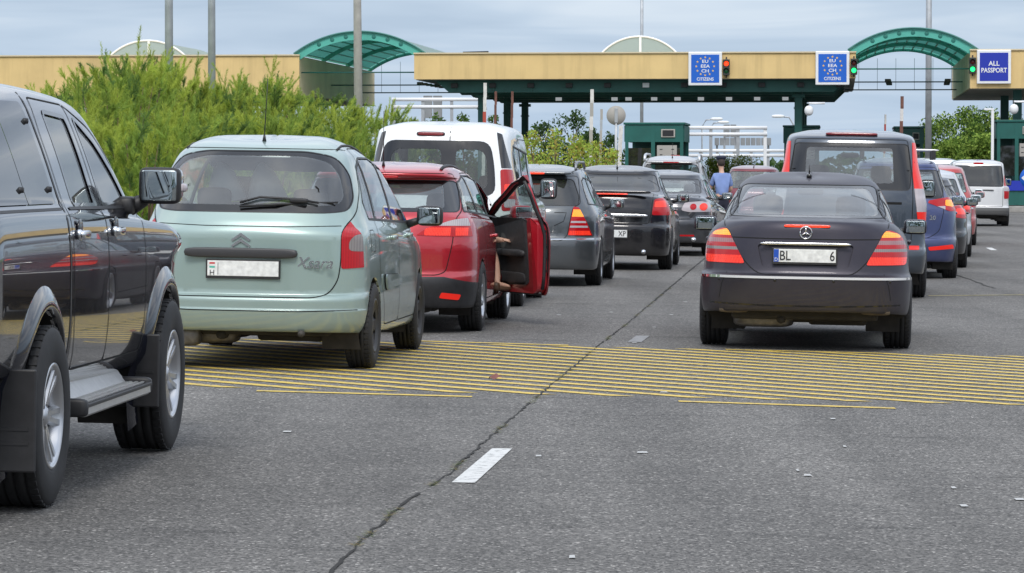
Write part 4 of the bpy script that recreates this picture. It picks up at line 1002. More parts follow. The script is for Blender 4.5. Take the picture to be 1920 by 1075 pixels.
def feather_bush(label, px, ytop, Z, rad, seed, n=230, grp='feathery green bushes', mats=(FA, FB, FC)):
    rg = np.random.RandomState(seed); x = (px-960)/FPX*Z; H = CAMH+(320-ytop)*Z/FPX-.1; r = empty('feathery_bush', (x, Z, .1)); tag(r, label, 'bush', grp)
    VV = []; MM = []; tw = MB()
    for i in range(9):
        a = rg.uniform(0, 6.28); tw.tube([(rg.uniform(-.15, .15), rg.uniform(-.15, .15), 0), (math.cos(a)*rad*.3, math.sin(a)*rad*.3, H*.4), (math.cos(a)*rad*.55, math.sin(a)*rad*.5, H*.8)], [.04, .02, .006], TW, 6)
    def twigs(s, d, L, bend, m_, dens):
        side = np.cross(d, [0.1, 0, 1]); side /= np.linalg.norm(side)+1e-6; up = np.cross(side, d); kk = int(dens*L)+10; tt = rg.uniform(.03, 1, kk)
        pos = s+np.outer(tt*L, d)+np.outer(tt**2*L*bend, [0, 0, 1]); th = rg.uniform(0, 6.28, kk); spread = rg.uniform(.3, 1.0, kk)[:, None]
        nd = d+spread*(np.outer(np.cos(th), side)+np.outer(np.sin(th), up)); nd /= np.linalg.norm(nd, axis=1)[:, None]
        ln = (rg.uniform(.04, .12, kk)*(1.1-.6*tt))[:, None]; tip = pos+nd*ln; w_ = np.cross(nd, rg.normal(0, 1, (kk, 3))); w_ /= np.linalg.norm(w_, axis=1)[:, None]+1e-6; w_ *= rg.uniform(.002, .0045, kk)[:, None]
        VV.append(np.stack([pos-w_, pos+w_, tip+w_*.4, tip-w_*.4], 1).reshape(-1, 3)); MM.append(np.full(kk, m_))
    for p in range(n):
        a = rg.uniform(0, 2*math.pi); q = rg.uniform(.05, 1)**.55; h = rg.uniform(.05, .93); prof = math.sqrt(max(.03, 1-max(0, h-.25)**1.6/.72))
        s = np.array([math.cos(a)*q*rad*prof, math.sin(a)*q*rad*prof, h*H*.9])
        out = np.array([math.cos(a), math.sin(a), 0])*rg.uniform(.1, .8)*q; d = out+np.array([rg.normal(0, .2), rg.normal(0, .2), rg.uniform(.5, 1.25)]); d /= np.linalg.norm(d)
        L = rg.uniform(.3, .75); lead = rg.uniform() < .13 and h > .55
        if lead: L *= 1.3; d = d*np.array([.5, .5, 1.3]); d /= np.linalg.norm(d)
        top = H*(1.10 if lead else .99)
        if s[2]+d[2]*L > top: s[2] = max(.1, top*rg.uniform(.96, 1)-d[2]*L)
        m_ = rg.choice(3, p=(.45, .38, .17)); bend = rg.uniform(-.3, .05)
        twigs(s, d, L, bend, m_, 230)
        for _ in range(3):     # side plumes
            t0 = rg.uniform(.15, .75); s2 = s+d*L*t0+np.array([0, 0, L*bend*t0*t0]); d2 = d+rg.normal(0, .38, 3); d2 /= np.linalg.norm(d2); twigs(s2, d2, L*rg.uniform(.3, .55), bend, m_, 230)
        if p % 4 == 0: tw.tube([s, s+d*L*.7], [.005, .002], TW, 3, False)
    V = np.concatenate(VV); F = np.arange(len(V)).reshape(-1, 4); MI = np.concatenate(MM); raw('foliage', V, F, MI, mats, r); tw.build('stem', r); return r
bl = [(140, 165, 55, 1.15, 'low feathery bush at the left, just above the pickup roof'), (225, 88, 58, 1.25, 'highest feathery bush, in front of the leftmost mast'), (310, 112, 60, 1.15, 'feathery bush right of the highest one, under the milky rooflight'), (400, 148, 61, 1.1, 'feathery bush standing in front of the second mast'),
      (485, 128, 66, 1.10, 'feathery bush with a tall spiky tip above the green people carrier'), (560, 158, 69, 1.15, 'feathery bush left of the concrete mast, yellowish at the top'), (630, 178, 74, 1.15, 'feathery bush at the foot of the concrete mast'), (705, 192, 82, 1.25, 'last feathery bush on the right, against the white van roof'),
      (260, 215, 50, 1.3, 'front feathery bush seen beside the pickup mirror'), (355, 200, 54, 1.2, 'front feathery bush directly over the people carrier roof'), (60, 190, 53, 1.2, 'feathery bush mostly hidden behind the pickup cab'), (610, 225, 64, 1.2, 'front feathery bush right of the car antenna'), (500, 205, 57, 1.3, 'front feathery bush behind the car antenna'), (180, 132, 62, 1.2, 'feathery bush between the highest one and the pickup'), (270, 105, 62, 1.2, 'feathery bush between the two grey masts'), (355, 150, 66, 1.2, 'feathery bush just left of the second mast')]
for i, (px, yt, Z, rd, lb) in enumerate(bl): feather_bush(lb, px, yt, Z, rd, 20+i, n=280)
def leafy(name, label, px, ytop, Z, rad, seed, mats, cat='tree', grp=None, n=1500, leaf=.16, trunk=.3, squash=1.0, base=0):
    rg = np.random.RandomState(seed); x = (px-960)/FPX*Z; H = CAMH+(320-ytop)*Z/FPX; r = empty(name, (x, Z, base)); tag(r, label, cat, grp); tw = MB(); V = []; F = []; MI = []
    z0 = H*trunk
    tw.tube([(0, 0, 0), (.05, 0, z0), (0, .05, H*.85)], [.05*H/3, .035*H/3, .01], TW, 8)
    cl_ = []
    for i in range(16):
        a = rg.uniform(0, 6.28); h = rg.uniform(.0, .92); q = math.sin(math.pi*min(1, .18+h*.82))**.6*rad*rg.uniform(.45, .95); c = np.array([math.cos(a)*q, math.sin(a)*q, z0+(H-z0)*h*.92]); cl_.append((c, rg.uniform(.28, .5)*rad)); tw.tube([(0, 0, c[2]*.7), c], [.02*H/3, .006], TW, 4, False)
    cl_.append((np.array([0, 0, H-.3*rad]), .32*rad))
    for i in range(n):
        c, s = cl_[rg.randint(len(cl_))]; d = rg.normal(0, 1, 3); d /= np.linalg.norm(d); p = c+d*s*rg.uniform(.35, 1.08)*np.array([1, 1, squash]); a = rg.normal(0, 1, 3); a /= np.linalg.norm(a); b_ = np.cross(a, rg.normal(0, 1, 3)); b_ /= np.linalg.norm(b_)+1e-6; l = leaf*rg.uniform(.5, 1.2)
        if p[2] > H: continue
        k0 = len(V); V += [p-a*l, p-b_*l*.5, p+a*l, p+b_*l*.5]; F.append((k0, k0+1, k0+2, k0+3)); MI.append(rg.choice(len(mats)))
    raw('crown' if cat == 'tree' else 'foliage', V, F, MI, mats, r); tw.build('trunk' if cat == 'tree' else 'stem', r); return r
for i, (px, yt, Z, rd) in enumerate(((1000, 244, 101, .85), (1040, 240, 99, .9), (1080, 248, 97, .85), (1118, 262, 96, .75), (1150, 278, 95, .55), (975, 258, 103, .7))):
    leafy('shrub', ['yellow-green shrub tallest at the left of its row', 'yellow-green shrub second from the left, under the far trees', 'yellowing shrub in the middle of its row', 'low yellowing shrub under the tall pale boom', 'lowest dry shrub at the foot of the round sign', 'shrub half hidden behind the white van'][i], px, yt, Z, rd, 60+i, (FA, FA, FB, FY), 'shrub', 'yellow-green shrubs', 2600, .055, .05)
far_t = [(1075, 205, 190, 1.5, 'pointed dark tree behind the yellow-green shrubs'), (1022, 226, 200, 1.3, 'small dark tree left of the pointed one'), (1110, 240, 185, 1.0, 'dark tree behind the short grey boom'), (1145, 247, 180, 1.2, 'dark tree behind the back of the round sign'), (868, 212, 200, 1.2, 'grey-green tree between the front columns'), (820, 212, 190, 1.6, 'grey-green bush under the left twin pipes'), (770, 222, 180, 1.3, 'grey-green bush just left of the panel tower'),
         (925, 215, 210, 1.0, 'thin grey-green tree behind the rusty booms')]
for i, (px, yt, Z, rd, lb) in enumerate(far_t): leafy('tree', lb, px, yt, Z, rd, 80+i, (TD, TG) if i < 4 else (TG, TL), 'tree', 'far trees behind the station', 1500, .13, .12)
rt_ = [(1770, 215, 200, 2.0, 'dark green tree right of the thick pale mast'), (1812, 198, 190, 2.1, 'tall green tree under the left end of the right roof'), (1852, 200, 185, 2.0, 'green tree behind the lamp post with a flat arm'), (1895, 205, 185, 2.0, 'dark tree behind the booth at the right edge'), (1718, 238, 210, 1.6, 'small green tree left of the thick pale mast'), (1790, 255, 170, 1.4, 'pale green shrubby tree above the minibus'), (1838, 250, 168, 1.5, 'pale green shrubby tree above the silvery van')]
for i, (px, yt, Z, rd, lb) in enumerate(rt_): leafy('tree', lb, px, yt, Z, rd, 100+i, (TL, TD, FB) if i < 5 else (TL, FB), 'tree', 'trees at the right-hand roof', 7000, .10, .1)
for i, (px, yt, Z, rd) in enumerate(((1365, 290, 150, 1.1), (1395, 289, 152, 1.1), (1332, 293, 150, .9))): leafy('shrub', ['grassy bush right behind the officer', 'grassy bush behind the maroon hatchback roof', 'grassy bush left of the officer'][i], px, yt, Z, rd, 120+i, (FA, FB), 'shrub', 'green bushes behind the officer', 3600, .05, .05)
# far wood closing the horizon
def wood(name, x0, x1, Z, H, n, seed):
    rg = np.random.RandomState(seed); V = []; F = []; MI = []
    for i in range(n):
        x = rg.uniform(x0, x1); hh = H*(.75+.25*math.sin(x*.21+seed)+.18*math.sin(x*.83)); p = np.array([x, Z+rg.uniform(-4, 4), rg.uniform(0, 1)**.8*hh]); a = rg.normal(0, 1, 3); a /= np.linalg.norm(a); b_ = np.cross(a, rg.normal(0, 1, 3)); b_ /= np.linalg.norm(b_); l = rg.uniform(.3, .6); k0 = len(V); V += [p-a*l, p-b_*l*.6, p+a*l, p+b_*l*.6]; F.append((k0, k0+1, k0+2, k0+3)); MI.append(rg.choice(2))
    o = raw(name, V, F, MI, (TD, TG), None); return o
tag(wood('far_wood', -90, 90, 330, 2.6, 9000, 1), 'distant wood closing the horizon behind the border station', 'wood', kind='stuff')
tag(wood('added_reflection_wood', -60, 60, -45, 5.5, 5000, 2), 'added unseen wood behind the viewpoint, there for the mirrors to reflect', 'wood', kind='stuff')  # treeline out of view, added so the wing mirrors have something to reflect
# ------------------------------------------------------------------ the vehicles
def glz(car, poly, r, m=GL, name='rear_window', border=None, bm_=GLOSSB, over=(0,), line=.012, parent=None):
    """rear pane: optional printed black border round the clear zone (border = inner outline)"""
    if border is not None:
        c = car.cut(name, rpoly(border, r*.8), 'back', m, off=-.003, over=over, parent=parent)
        car.cut('window_border', rpoly(poly, r), 'back', bm_, off=-.002, over=over, parent=parent)
    else: c = car.cut(name, rpoly(poly, r), 'back', m, off=-.003, over=over, parent=parent)
    if line: car.line(rpoly(poly, r), 'back', line, BLACK, closed=True, off=.001)
    return c
def sym(pts): return [(x, z) for x, z in pts]+[(-x, z) for x, z in reversed(pts)]
def wiper(car, pts, y_off=-.02, name='rear_wiper'):
    m = MB(); P = []
    for x, z in pts: h, n = car.hit('back', x, z); P.append(h+n*.022)
    m.tube(P, .009, BLACK, 6); m.sup(P[0], (.03, .02, .02), BLACK, .6, .6); m.build(name, car.root)

# ---------- dark blue-grey saloon in the right lane
def saloon():
    L = 4.82; P = paint('paint_dusk_violet_grey', (.030, .027, .040), .5, .40, dirt=.35); P.node_tree.nodes['Principled BSDF'].inputs['Coat Weight'].default_value = .25
    K = [(.80, .20, .34, .22, L-.15, .22, .5, 3.0, .02), (.865, .06, .335, .24, L-.05, .26, .6, 3.0, .02), (.893, .025, .40, .34, L, .36, .65, 3.0, .02),
         (.905, .0, .60, .55, L, .5, .7, 3.0, .02), (.905, .0, .63, .60, L, .55, .7, 3.0, .02), (.893, .045, .655, .66, L-.02, .6, .7, 2.8, .03), (.888, .065, .72, .72, L-.03, .66, .7, 2.8, .035),
         (.885, .085, .85, .82, L-.04, .72, .7, 2.7, .045), (.873, .10, .95, .90, L-.1, .78, .7, 2.6, .06), (.84, .115, 1.04, .965, L-.3, .84, .7, 2.6, .10),
         (.805, .145, 1.09, 1.0, L-.6, .90, .7, 2.6, .13), (.79, .20, 1.105, 1.01, L-.8, .93, .7, 2.6, .13), (.765, .72, 1.125, 1.04, L-1.45, 1.02, .6, 2.9, .10), (.72, .93, 1.215, 1.18, L-1.62, 1.12, .6, 2.8, .10), (.665, 1.12, 1.31, 1.30, L-1.9, 1.25, .55, 2.6, .10),
         (.605, 1.30, 1.385, 1.395, L-2.12, 1.35, .5, 2.5, .09), (.555, 1.38, 1.42, 1.44, L-2.22, 1.40, .5, 2.4, .09), (.45, 1.48, 1.445, 1.48, L-2.35, 1.43, .45, 2.4, .08), (.25, 1.62, 1.462, 1.505, L-2.6, 1.45, .3, 2.6, .04), (.02, 1.8, 1.465, 1.51, L-2.8, 1.46, .1, 3, .0)]
    c = Car('saloon_car', 'dark violet-grey saloon with triangular tail lamps and chrome bumper strip, right in front', (2.44, 29.0), 5.6, K, L, P, 'car', 'cars queuing in the right lane')
    c.arches((1.08, 3.93), .345, .33)
    # tail lamps in bands
    out = [(.845, .735), (.505, .73), (.67, 1.035), (.79, 1.0), (.86, .88)]
    A = c.back2('tail_light', rpoly(out, [.03, .03, .05, .08, .1]), REDL, off=.004, trim=.008, lim=1.6)
    for q, sx in enumerate((1, -1)):
        t = A[q]
        def cc(nm, z0, z1, m):
            pts = clip2(clip2([(sx*x, z) for x, z in out], 1, z0, False), 1, z1, True)
            pts = [(sx*.0+p[0], p[1]) for p in pts]; c.cut(nm, pts, 'back', m, over=(t,), parent=t, off=.004, lim=1.6)
        cc('brake_lamp', .735, .80, REDB); cc('reverse_lamp', .845, .870, GREYL); cc('reverse_lamp', .905, .940, PINKL); c.cut('indicator', [(sx*x, z) for x, z in rpoly([(.62, .965), (.665, 1.02), (.775, .995), (.80, .965)], .02)], 'back', AMBL, over=(t,), parent=t, off=.005, lim=1.6)
    # screen
    glz(c, sym([(.69, 1.122), (.645, 1.26), (.575, 1.40)]), .06, GLC, border=sym([(.62, 1.142), (.58, 1.26), (.52, 1.375)]))
    c.cut('windshield', sym([(.70, 1.06), (.56, 1.42)]), 'front', GLC)
    dlo(c, [(.95, 1.02), (3.35, 1.0), (3.05, 1.12), (2.6, 1.31), (2.1, 1.375), (1.55, 1.36), (1.15, 1.2)], (1.45, 2.35))
    # boot lid
    tl = c.cut('boot_lid', rpoly(sym([(.40, .645), (.52, .76), (.645, .95), (.70, 1.07), (.69, 1.12)]), [.12, .1, .1, .05, .02, .02, .05, .1, .1, .12]), 'back', P, line=.008, lim=1.2, nmin=-.01)
    c.cut('plate_recess', rpoly(sym([(.36, .70), (.41, .90)]), .04), 'back', P, over=(tl,), parent=tl, off=-.022)
    c.line([(-.66, .95), (-.3, .945), (.3, .945), (.66, .95)], 'back', .009)
    doors(c, 1.2, 2.35, 3.35)
    # bumper: chrome bead, its bright reflection painted as pale satin, and lower valance
    BRT = mat('bright_trim', (.70, .71, .73), .35, .25)
    for z, wd, m in ((.622, .020, BRT),): c.line([(-.87, z), (-.4, z), (.4, z), (.87, z)], 'back', wd, m, off=.009)
    for ax in ('right',): c.line([(.15, .622), (.6, .618)], ax, .022, CHROME, off=.006); c.line([(.15, .622), (.6, .618)], 'left', .022, CHROME, off=.009)
    c.line([(-.8, .40), (-.3, .385), (.3, .385), (.8, .40)], 'back', .012, GLOSSB)
    c.line([(.66, .66), (.70, .56), (.72, .44)], 'back', .006); c.line([(-.66, .66), (-.70, .56), (-.72, .44)], 'back', .006)
    for x in (-.72, -.25, .24, .71):
        p, n = c.hit('back', x, .60); c.trim.lathe([(.0, -.004), (.013, -.003), (.014, .004)], GLOSSB, 12, 'y', p)
    c.line([(-.42, 1.45), (-.42, 1.0)], 'back', .004) if False else None
    c.finish()
    rt = c.root
    # roof joints
    c.wheels((1.08, 3.93), .905-.115, .325, .225, .21, 'alloy5')
    c.underbody(.24, .25, w=.62, exhaust=())
    s = MB()
    for sx in (-1, 1): s.sup((sx*.60, .34, .365), (.14, .18, .055), mat('silencer_steel', (.16, .13, .10), .7, .3, noise=(15, .3)), .5, .5)
    s.box((0, .5, .27), (1.0, .1, .08), UNDER, bev=.02); s.build('silencer', rt)
    p, _ = c.hit('back', 0, .905); m = MB(); m.sup((0, p.y-.010, .905), (.385, .014, .013), CHROME, .5, .25, 8, 24); m.build('boot_handle', rt)
    p, _ = c.hit('back', 0, 1.055); m = MB(); m.sup((.01, p.y-.003, 1.055), (.195, .008, .011), REDS, .4, .3, 8, 24); m.build('high_brake_light', rt)
    p, n = c.hit('back', 0, 1.0); m = MB()
    m.tube([p+Vector((math.cos(a)*.05, -.012, math.sin(a)*.05)) for a in np.linspace(0, 2*math.pi, 33)], .0055, CHROME, 6, False)
    for k in range(3):
        a = R(90+120*k); m.tube([p+Vector((0, -.014, 0)), p+Vector((math.cos(a)*.047, -.014, math.sin(a)*.047))], [.010, .0025], CHROME, 6)
    m.build('emblem', rt)
    c.plate(-.005, .802, .52, .11, 'D')
    c.mirror((.965, 3.0, 1.02), 1, (.105, .06, .07), P); c.mirror((-.965, 3.0, 1.02), -1, (.105, .06, .07), P)
    c.handle(2.0, .90, 'right'); c.handle(3.0 - .1, .88, 'right'); c.handle(2.0, .90, 'left'); c.handle(2.9, .88, 'left')
    c.seats(1.35, 2.35, .45, .37, 1.10, hd=1.33, zrt=1.03)
    p, n = c.hit('top', 0, 1.62); a = MB(); a.sup(p+Vector((0, 0, .012)), (.025, .06, .02), GLOSSB); a.tube([p+Vector((0, .0, .01)), p+Vector((0, -.03, .11))], [.008, .003], BLACK, 6); a.build('antenna', rt)
    # people inside, seen as dark heads and shoulders
    return c

# ---------- pale green people carrier
def mpv():
    L = 4.28; P = paint('paint_pale_green', (.30, .40, .375), .35, .30, dirt=.5)
    K = [(.78, .18, .31, .22, L-.2, .22, .5, 3, .03), (.84, .06, .285, .24, L-.06, .25, .6, 3, .03), (.865, .015, .36, .33, L, .34, .5, 2.8, .03), (.875, .0, .44, .45, L, .45, .5, 2.8, .03),
         (.876, .012, .45, .47, L, .47, .5, 2.8, .03), (.876, .012, .51, .56, L, .5, .5, 2.8, .03), (.874, .03, .54, .60, L, .55, .5, 2.8, .03), (.872, .055, .56, .64, L-.01, .6, .5, 2.8, .03), (.870, .055, .80, .80, L-.05, .74, .5, 2.8, .04), (.864, .055, .98, .92, L-.15, .82, .5, 2.8, .05),
         (.848, .085, 1.055, .99, L-.4, .90, .6, 2.7, .06), (.84, .098, 1.08, 1.01, L-.5, .92, .6, 2.7, .065), (.822, .14, 1.14, 1.05, L-.8, .98, .6, 2.8, .07), (.76, .28, 1.36, 1.28, L-1.15, 1.2, .55, 2.8, .08),
         (.665, .46, 1.575, 1.53, L-1.65, 1.45, .5, 2.8, .09), (.61, .50, 1.61, 1.59, L-1.75, 1.50, .5, 2.8, .09), (.52, .62, 1.65, 1.655, L-1.9, 1.54, .4, 3, .08), (.35, .85, 1.675, 1.70, L-2.1, 1.56, .3, 3, .06), (.02, 1.2, 1.68, 1.71, L-2.3, 1.57, .1, 3, 0)]
    c = Car('people_carrier', 'pale green people carrier with a wide rear screen and black wiper, behind the black pickup', (-1.95, 25.0), 5.3, K, L, P, 'car', 'cars queuing in the left lane')
    c.arches((.72, 3.48), .345, .33)
    c.slice(.36)
    A = c.back2('tail_light', rpoly([(.685, .745), (.682, 1.02), (.73, 1.10), (.80, 1.125), (.90, 1.12), (.905, .76)], [.02, .08, .06, .05, .05, .02]), REDL, off=.006, lim=.36, nmin=.5)
    for q, sx in enumerate((1, -1)):
        c.cut('reverse_lamp', [(sx*x, z) for x, z in rpoly([(.73, .875), (.73, .95), (.775, .995), (.86, .995), (.875, .95), (.875, .90), (.84, .87)], .03)], 'back', GREYL, over=(A[q],), parent=A[q], off=.008, lim=.36, nmin=.5)
        c.cut('brake_lamp', [(sx*x, z) for x, z in rpoly([(.72, 1.01), (.74, 1.06), (.79, 1.095), (.87, 1.09), (.875, 1.01)], .02)], 'back', REDL, over=(A[q],), parent=A[q], off=.007, lim=.36, nmin=.5)
    tg_out = sym([(.50, .535), (.60, .56), (.665, .66), (.682, .80), (.682, 1.03), (.75, 1.14), (.74, 1.3), (.66, 1.56), (.60, 1.61)])
    pane = sym([(.58, 1.148), (.70, 1.165), (.722, 1.25), (.675, 1.43), (.575, 1.555), (.38, 1.592)])
    inner = sym([(.55, 1.20), (.64, 1.215), (.665, 1.27), (.62, 1.42), (.535, 1.52), (.36, 1.558)])
    glz(c, pane, .07, GLC, border=inner)
    tg = c.cut('tailgate', rpoly(tg_out, .05), 'back', P, line=.009)
    c.cut('windshield', sym([(.70, 1.04), (.58, 1.46)]), 'front', GLC)
    dlo(c, [(.70, 1.22), (.78, 1.10), (3.2, 1.04), (3.05, 1.14), (2.5, 1.45), (1.9, 1.55), (1.15, 1.55), (.88, 1.48)], (1.12, 2.08), gapw=.03)
    doors(c, 1.0, 2.08, 3.15, ztop=1.62, z0=.30, zn=.75)
    for ax in ('right', 'left'):   # moulding pods on the doors
        c.both('door_moulding', rpoly([(1.25, .56), (2.02, .56), (2.02, .66), (1.22, .68)], .05), P, off=.025, over=tuple(range(len(c.regions))), line=.006) if ax == 'right' else None
        c.line([(1.0, .80), (1.0, .62)], ax, .006)
    c.both('fuel_flap', rpoly([(.62, .86), (.80, .86), (.80, 1.02), (.62, 1.02)], .03), P, off=.001, line=.006)
    c.line([(-.80, .448), (-.4, .437), (.4, .437), (.80, .448)], 'back', .008)
    c.line([(-.67, 1.055), (-.3, 1.045), (.3, 1.045), (.67, 1.055)], 'back', .006)
    c.finish(); rt = c.root
    c.wheels((.72, 3.48), .875-.10, .315, .195, .195, 'cover', COVER)
    c.underbody(.23, .22, w=.60); e = MB(); e.tube([(.42, .05, .275), (.36, .5, .27)], .026, mat('dark_pipe', (.06, .055, .05), .7, .4), 12); e.build('exhaust_pipe', rt); e = MB(); e.sup((-.48, .25, .24), (.14, .1, .08), STEELG, .5, .5); e.build('silencer', rt)
    m = MB()   # handle strip above the plate
    p, _ = c.hit('back', 0, .85); m.sup((-.03, p.y-.005, .852), (.415, .03, .037), mat('grey_plastic', (.035, .035, .038), .45), .4, .22, 10, 32); m.build('tailgate_handle', rt)
    c.plate(-.01, .735, .52, .11, 'H')
    mm = MB(); p, _ = c.hit('back', -.03, .955)
    for dz in (0, -.042):
        for sx in (-1, 1): mm.prism([(-.03, .998+dz), (-.03, .973+dz), (-.03+sx*.062, .935+dz), (-.03+sx*.070, .948+dz)][::sx], p.y-.012, p.y-.004, CHROME)
    mm.build('emblem', rt)
    mm = MB(); p, _ = c.hit('back', .5, .79); text_mb(mm, 'Xsara', .115, mat('badge_chrome', (.6, .62, .62), .25, 1), (.50, p.y-.022, .785), shear=.35, bold=.0012, thick=.003); mm.build('lettering', rt)
    # wiper resting low across the right half
    w_ = MB(); H = lambda x, z: c.hit('back', x, z)[0]+c.hit('back', x, z)[1]*.02
    w_.tube([H(-.06, 1.205), H(.08, 1.245), H(.34, 1.235), H(.5, 1.21)], .010, BLACK, 6); w_.tube([H(-.06, 1.175), H(.2, 1.195), H(.62, 1.215)], [.009, .012, .008], BLACK, 6); w_.sup(H(.36, 1.225), (.07, .02, .018), BLACK)
    w_.build('rear_wiper', rt)
    for sx in (-1, 1):
        m = MB(); pts = [c.hit('top', sx*.56, y)[0]+Vector((0, 0, .004)) for y in np.linspace(.75, 2.4, 8)]; m.tube(pts, .010, BLACK, 6); m.build('roof_seam', rt)
    c.antenna(.02, .72, .46, .06, .03)
    c.mirror((1.0, 2.98, 1.10), 1, (.105, .055, .082), BLACK); c.mirror((-1.0, 2.98, 1.10), -1, (.105, .055, .082), BLACK)
    for y in (1.85, 2.9): c.handle(y-.7+.55, .95, 'right', P); c.handle(y-.7+.55, .95, 'left', P)
    c.seats(.95, 2.05, .6, .36, 1.2, hd=1.47, zrt=1.18)
    cl = MB(); cloth = mat('white_cloth', (.55, .57, .58), .9)
    for x, y in ((-.35, .95), (-.05, 1.0)):
        cl.tube([(x, y, 1.50), (x+.02, y, 1.42), (x+.05, y+.02, 1.22)], [.02, .09, .16], cloth, 10)
    o = cl.build('hanging_shirt'); o.location = rt.location; o.rotation_euler = rt.rotation_euler
    tag(o, 'pale shirts hanging behind the rear screen of the green people carrier', 'clothes')
    return c

# ---------- black double-cab pickup at the left edge
def pickup():
    L = 5.26; P = mat('paint_black_navy', (.006, .007, .013), .12, 0, coat=1, spec=.2, coatr=.01)
    K = [(.78, .15, .62, .46, L-.3, .48, .4, 4, .0), (.82, .05, .62, .50, L-.1, .5, .4, 4, .0), (.855, .02, .70, .60, L, .6, .4, 4, 0), (.872, .0, .84, .80, L, .8, .5, 4, 0), (.872, .0, 1.02, .98, L-.02, .95, .5, 4, 0),
         (.865, .0, 1.14, 1.12, L-.1, 1.06, .5, 4, 0), (.848, .02, 1.235, 1.225, L-.5, 1.15, .5, 4, 0), (.832, .04, 1.265, 1.26, L-1.0, 1.17, .5, 4, 0), (.815, .08, 1.29, 1.29, L-1.30, 1.23, .5, 4, 0), (.73, .20, 1.52, 1.535, 3.66, 1.50, .5, 4, 0),
         (.64, .30, 1.715, 1.75, 3.40, 1.70, .4, 4, 0), (.60, .34, 1.76, 1.795, 3.28, 1.75, .4, 4, 0), (.53, .38, 1.79, 1.825, 3.14, 1.785, .4, 4, 0), (.35, .5, 1.81, 1.85, 2.95, 1.81, .3, 3, 0), (.02, .9, 1.82, 1.86, 2.7, 1.82, .1, 3, 0)]
    c = Car('pickup_truck', 'black double-cab pickup with glazed hardtop and silver side step, at the left edge', (-2.98, 13.74), 4.0, K, L, P, 'pickup truck', 'cars queuing in the left lane')
    c.arches((1.20, 4.28), .455, .395, flare=.032, fw=.105, inner=.5)
    c.cut('windshield', sym([(.66, 1.27), (.52, 1.72)]), 'front', GL)
    dark = glass('pickup_glass', (.16, .17, .18), 1.0)
    # hardtop glass
    for ax in ('right', 'left'):
        c.cut('canopy_window', rpoly([(.15, 1.295), (1.11, 1.295), (1.11, 1.735), (.45, 1.725)], [.03, .01, .01, .1]), ax, GLD, off=.005)
        c.cut('canopy_window', rpoly([(1.12, 1.295), (1.70, 1.295), (1.70, 1.745), (1.12, 1.74)], [.01, .03, .05, .01]), ax, GLD, off=.005)
        c.line([(1.80, .55), (1.80, 1.10), (1.81, 1.27), (1.81, 1.79)], ax, .03, BLACK); c.line([(.02, 1.272), (1.78, 1.272)], ax, .014, BLACK)
        c.line([(1.84, .52), (1.84, 1.10)], ax, .008)
    glz(c, sym([(.72, 1.32), (.55, 1.70)]), .06, GLD)
    # cab glass
    for ax in ('right', 'left'):
        c.cut('side_window', rpoly([(2.10, 1.285), (2.62, 1.28), (2.62, 1.69), (2.12, 1.71)], [.03, .02, .05, .1]), ax, dark, off=-.006)
        c.cut('side_window', rpoly([(2.82, 1.28), (3.50, 1.275), (3.38, 1.40), (3.12, 1.58), (2.82, 1.695)], [.02, .03, .1, .1, .04]), ax, dark, off=-.006)
        for q in ([(2.10, 1.285), (2.62, 1.28), (2.62, 1.69), (2.12, 1.71)], [(2.82, 1.28), (3.50, 1.275), (3.38, 1.40), (3.12, 1.58), (2.82, 1.695)]): c.line(rpoly(q, .04), ax, .022, GLOSSB, closed=True, off=.003)
        c.line([(1.95, 1.272), (3.6, 1.262)], ax, .016, BLACK, off=.004)
        c.line([(2.72, .54), (2.72, 1.73)], ax, .010)
    r = [(1.88, .80), (1.95, .545), (2.72, .545), (2.72, 1.75), (1.94, 1.77), (1.88, 1.6)]
    c.both('rear_door', rpoly(r, .04), P, line=.009)
    c.both('front_door', rpoly([(2.72, .545), (3.68, .545), (3.72, .9), (3.70, 1.24), (3.16, 1.64), (2.72, 1.75)], [.02, .08, .05, .05, .1, .02]), P, line=.009)
    c.finish(); rt = c.root
    c.wheels((1.20, 4.28), .925-.135, .39, .265, .225, 'twin6')
    c.underbody(.42, .3, w=.5); m = MB()
    # chrome handles
    for y in (2.03, 2.92):
        for ax, sg in (('right', 1), ('left', -1)):
            p, n = c.hit(ax, y, 1.155); h = MB(); h.sup((p.x+sg*.026, y, 1.155), (.016, .085, .020), CHROME, .5, .4, 10, 20); h.sup((p.x+sg*.012, y-.065, 1.155), (.018, .022, .024), CHROME, .8, .8); h.sup((p.x+sg*.001, y+.01, 1.175), (.008, .055, .05), GLOSSB, .8, .8); h.build('door_handle', rt)
    for y, z in ((1.05, 1.36), (1.64, 1.36), (1.64, 1.66), (.98, 1.66)):
        p, n = c.hit('right', y, z); m.lathe([(0, .018), (.012, .018), (.014, 0)], BLACK, 12, 'x', (p.x+.002, y, z))
    m.build('glass_hinge', rt)
    # side steps
    for sg in (-1, 1):
        s = MB(); al = mat('step_aluminium', (.48, .48, .47), .35, .35, noise=(20, .08))
        pr = [(.76, .50), (.80, .44), (.83, .405), (.94, .395), (.955, .385), (.955, .355), (.94, .343), (.80, .34), (.74, .38), (.74, .5)]
        s.prism([(sg*x, z) for x, z in pr][::sg], 1.80, 3.42, al)
        for x in (.86, .89, .92): s.box((sg*x, 2.61, .4035), (.012, 1.58, .006), al)
        s.box((sg*.948, 2.61, .394), (.022, 1.62, .018), BLACK, bev=.004)
        for y in (1.79, 3.43): s.sup((sg*.855, y, .385), (.105, .03, .042), BLACK, .4, .4)
        s.build('side_step', rt)
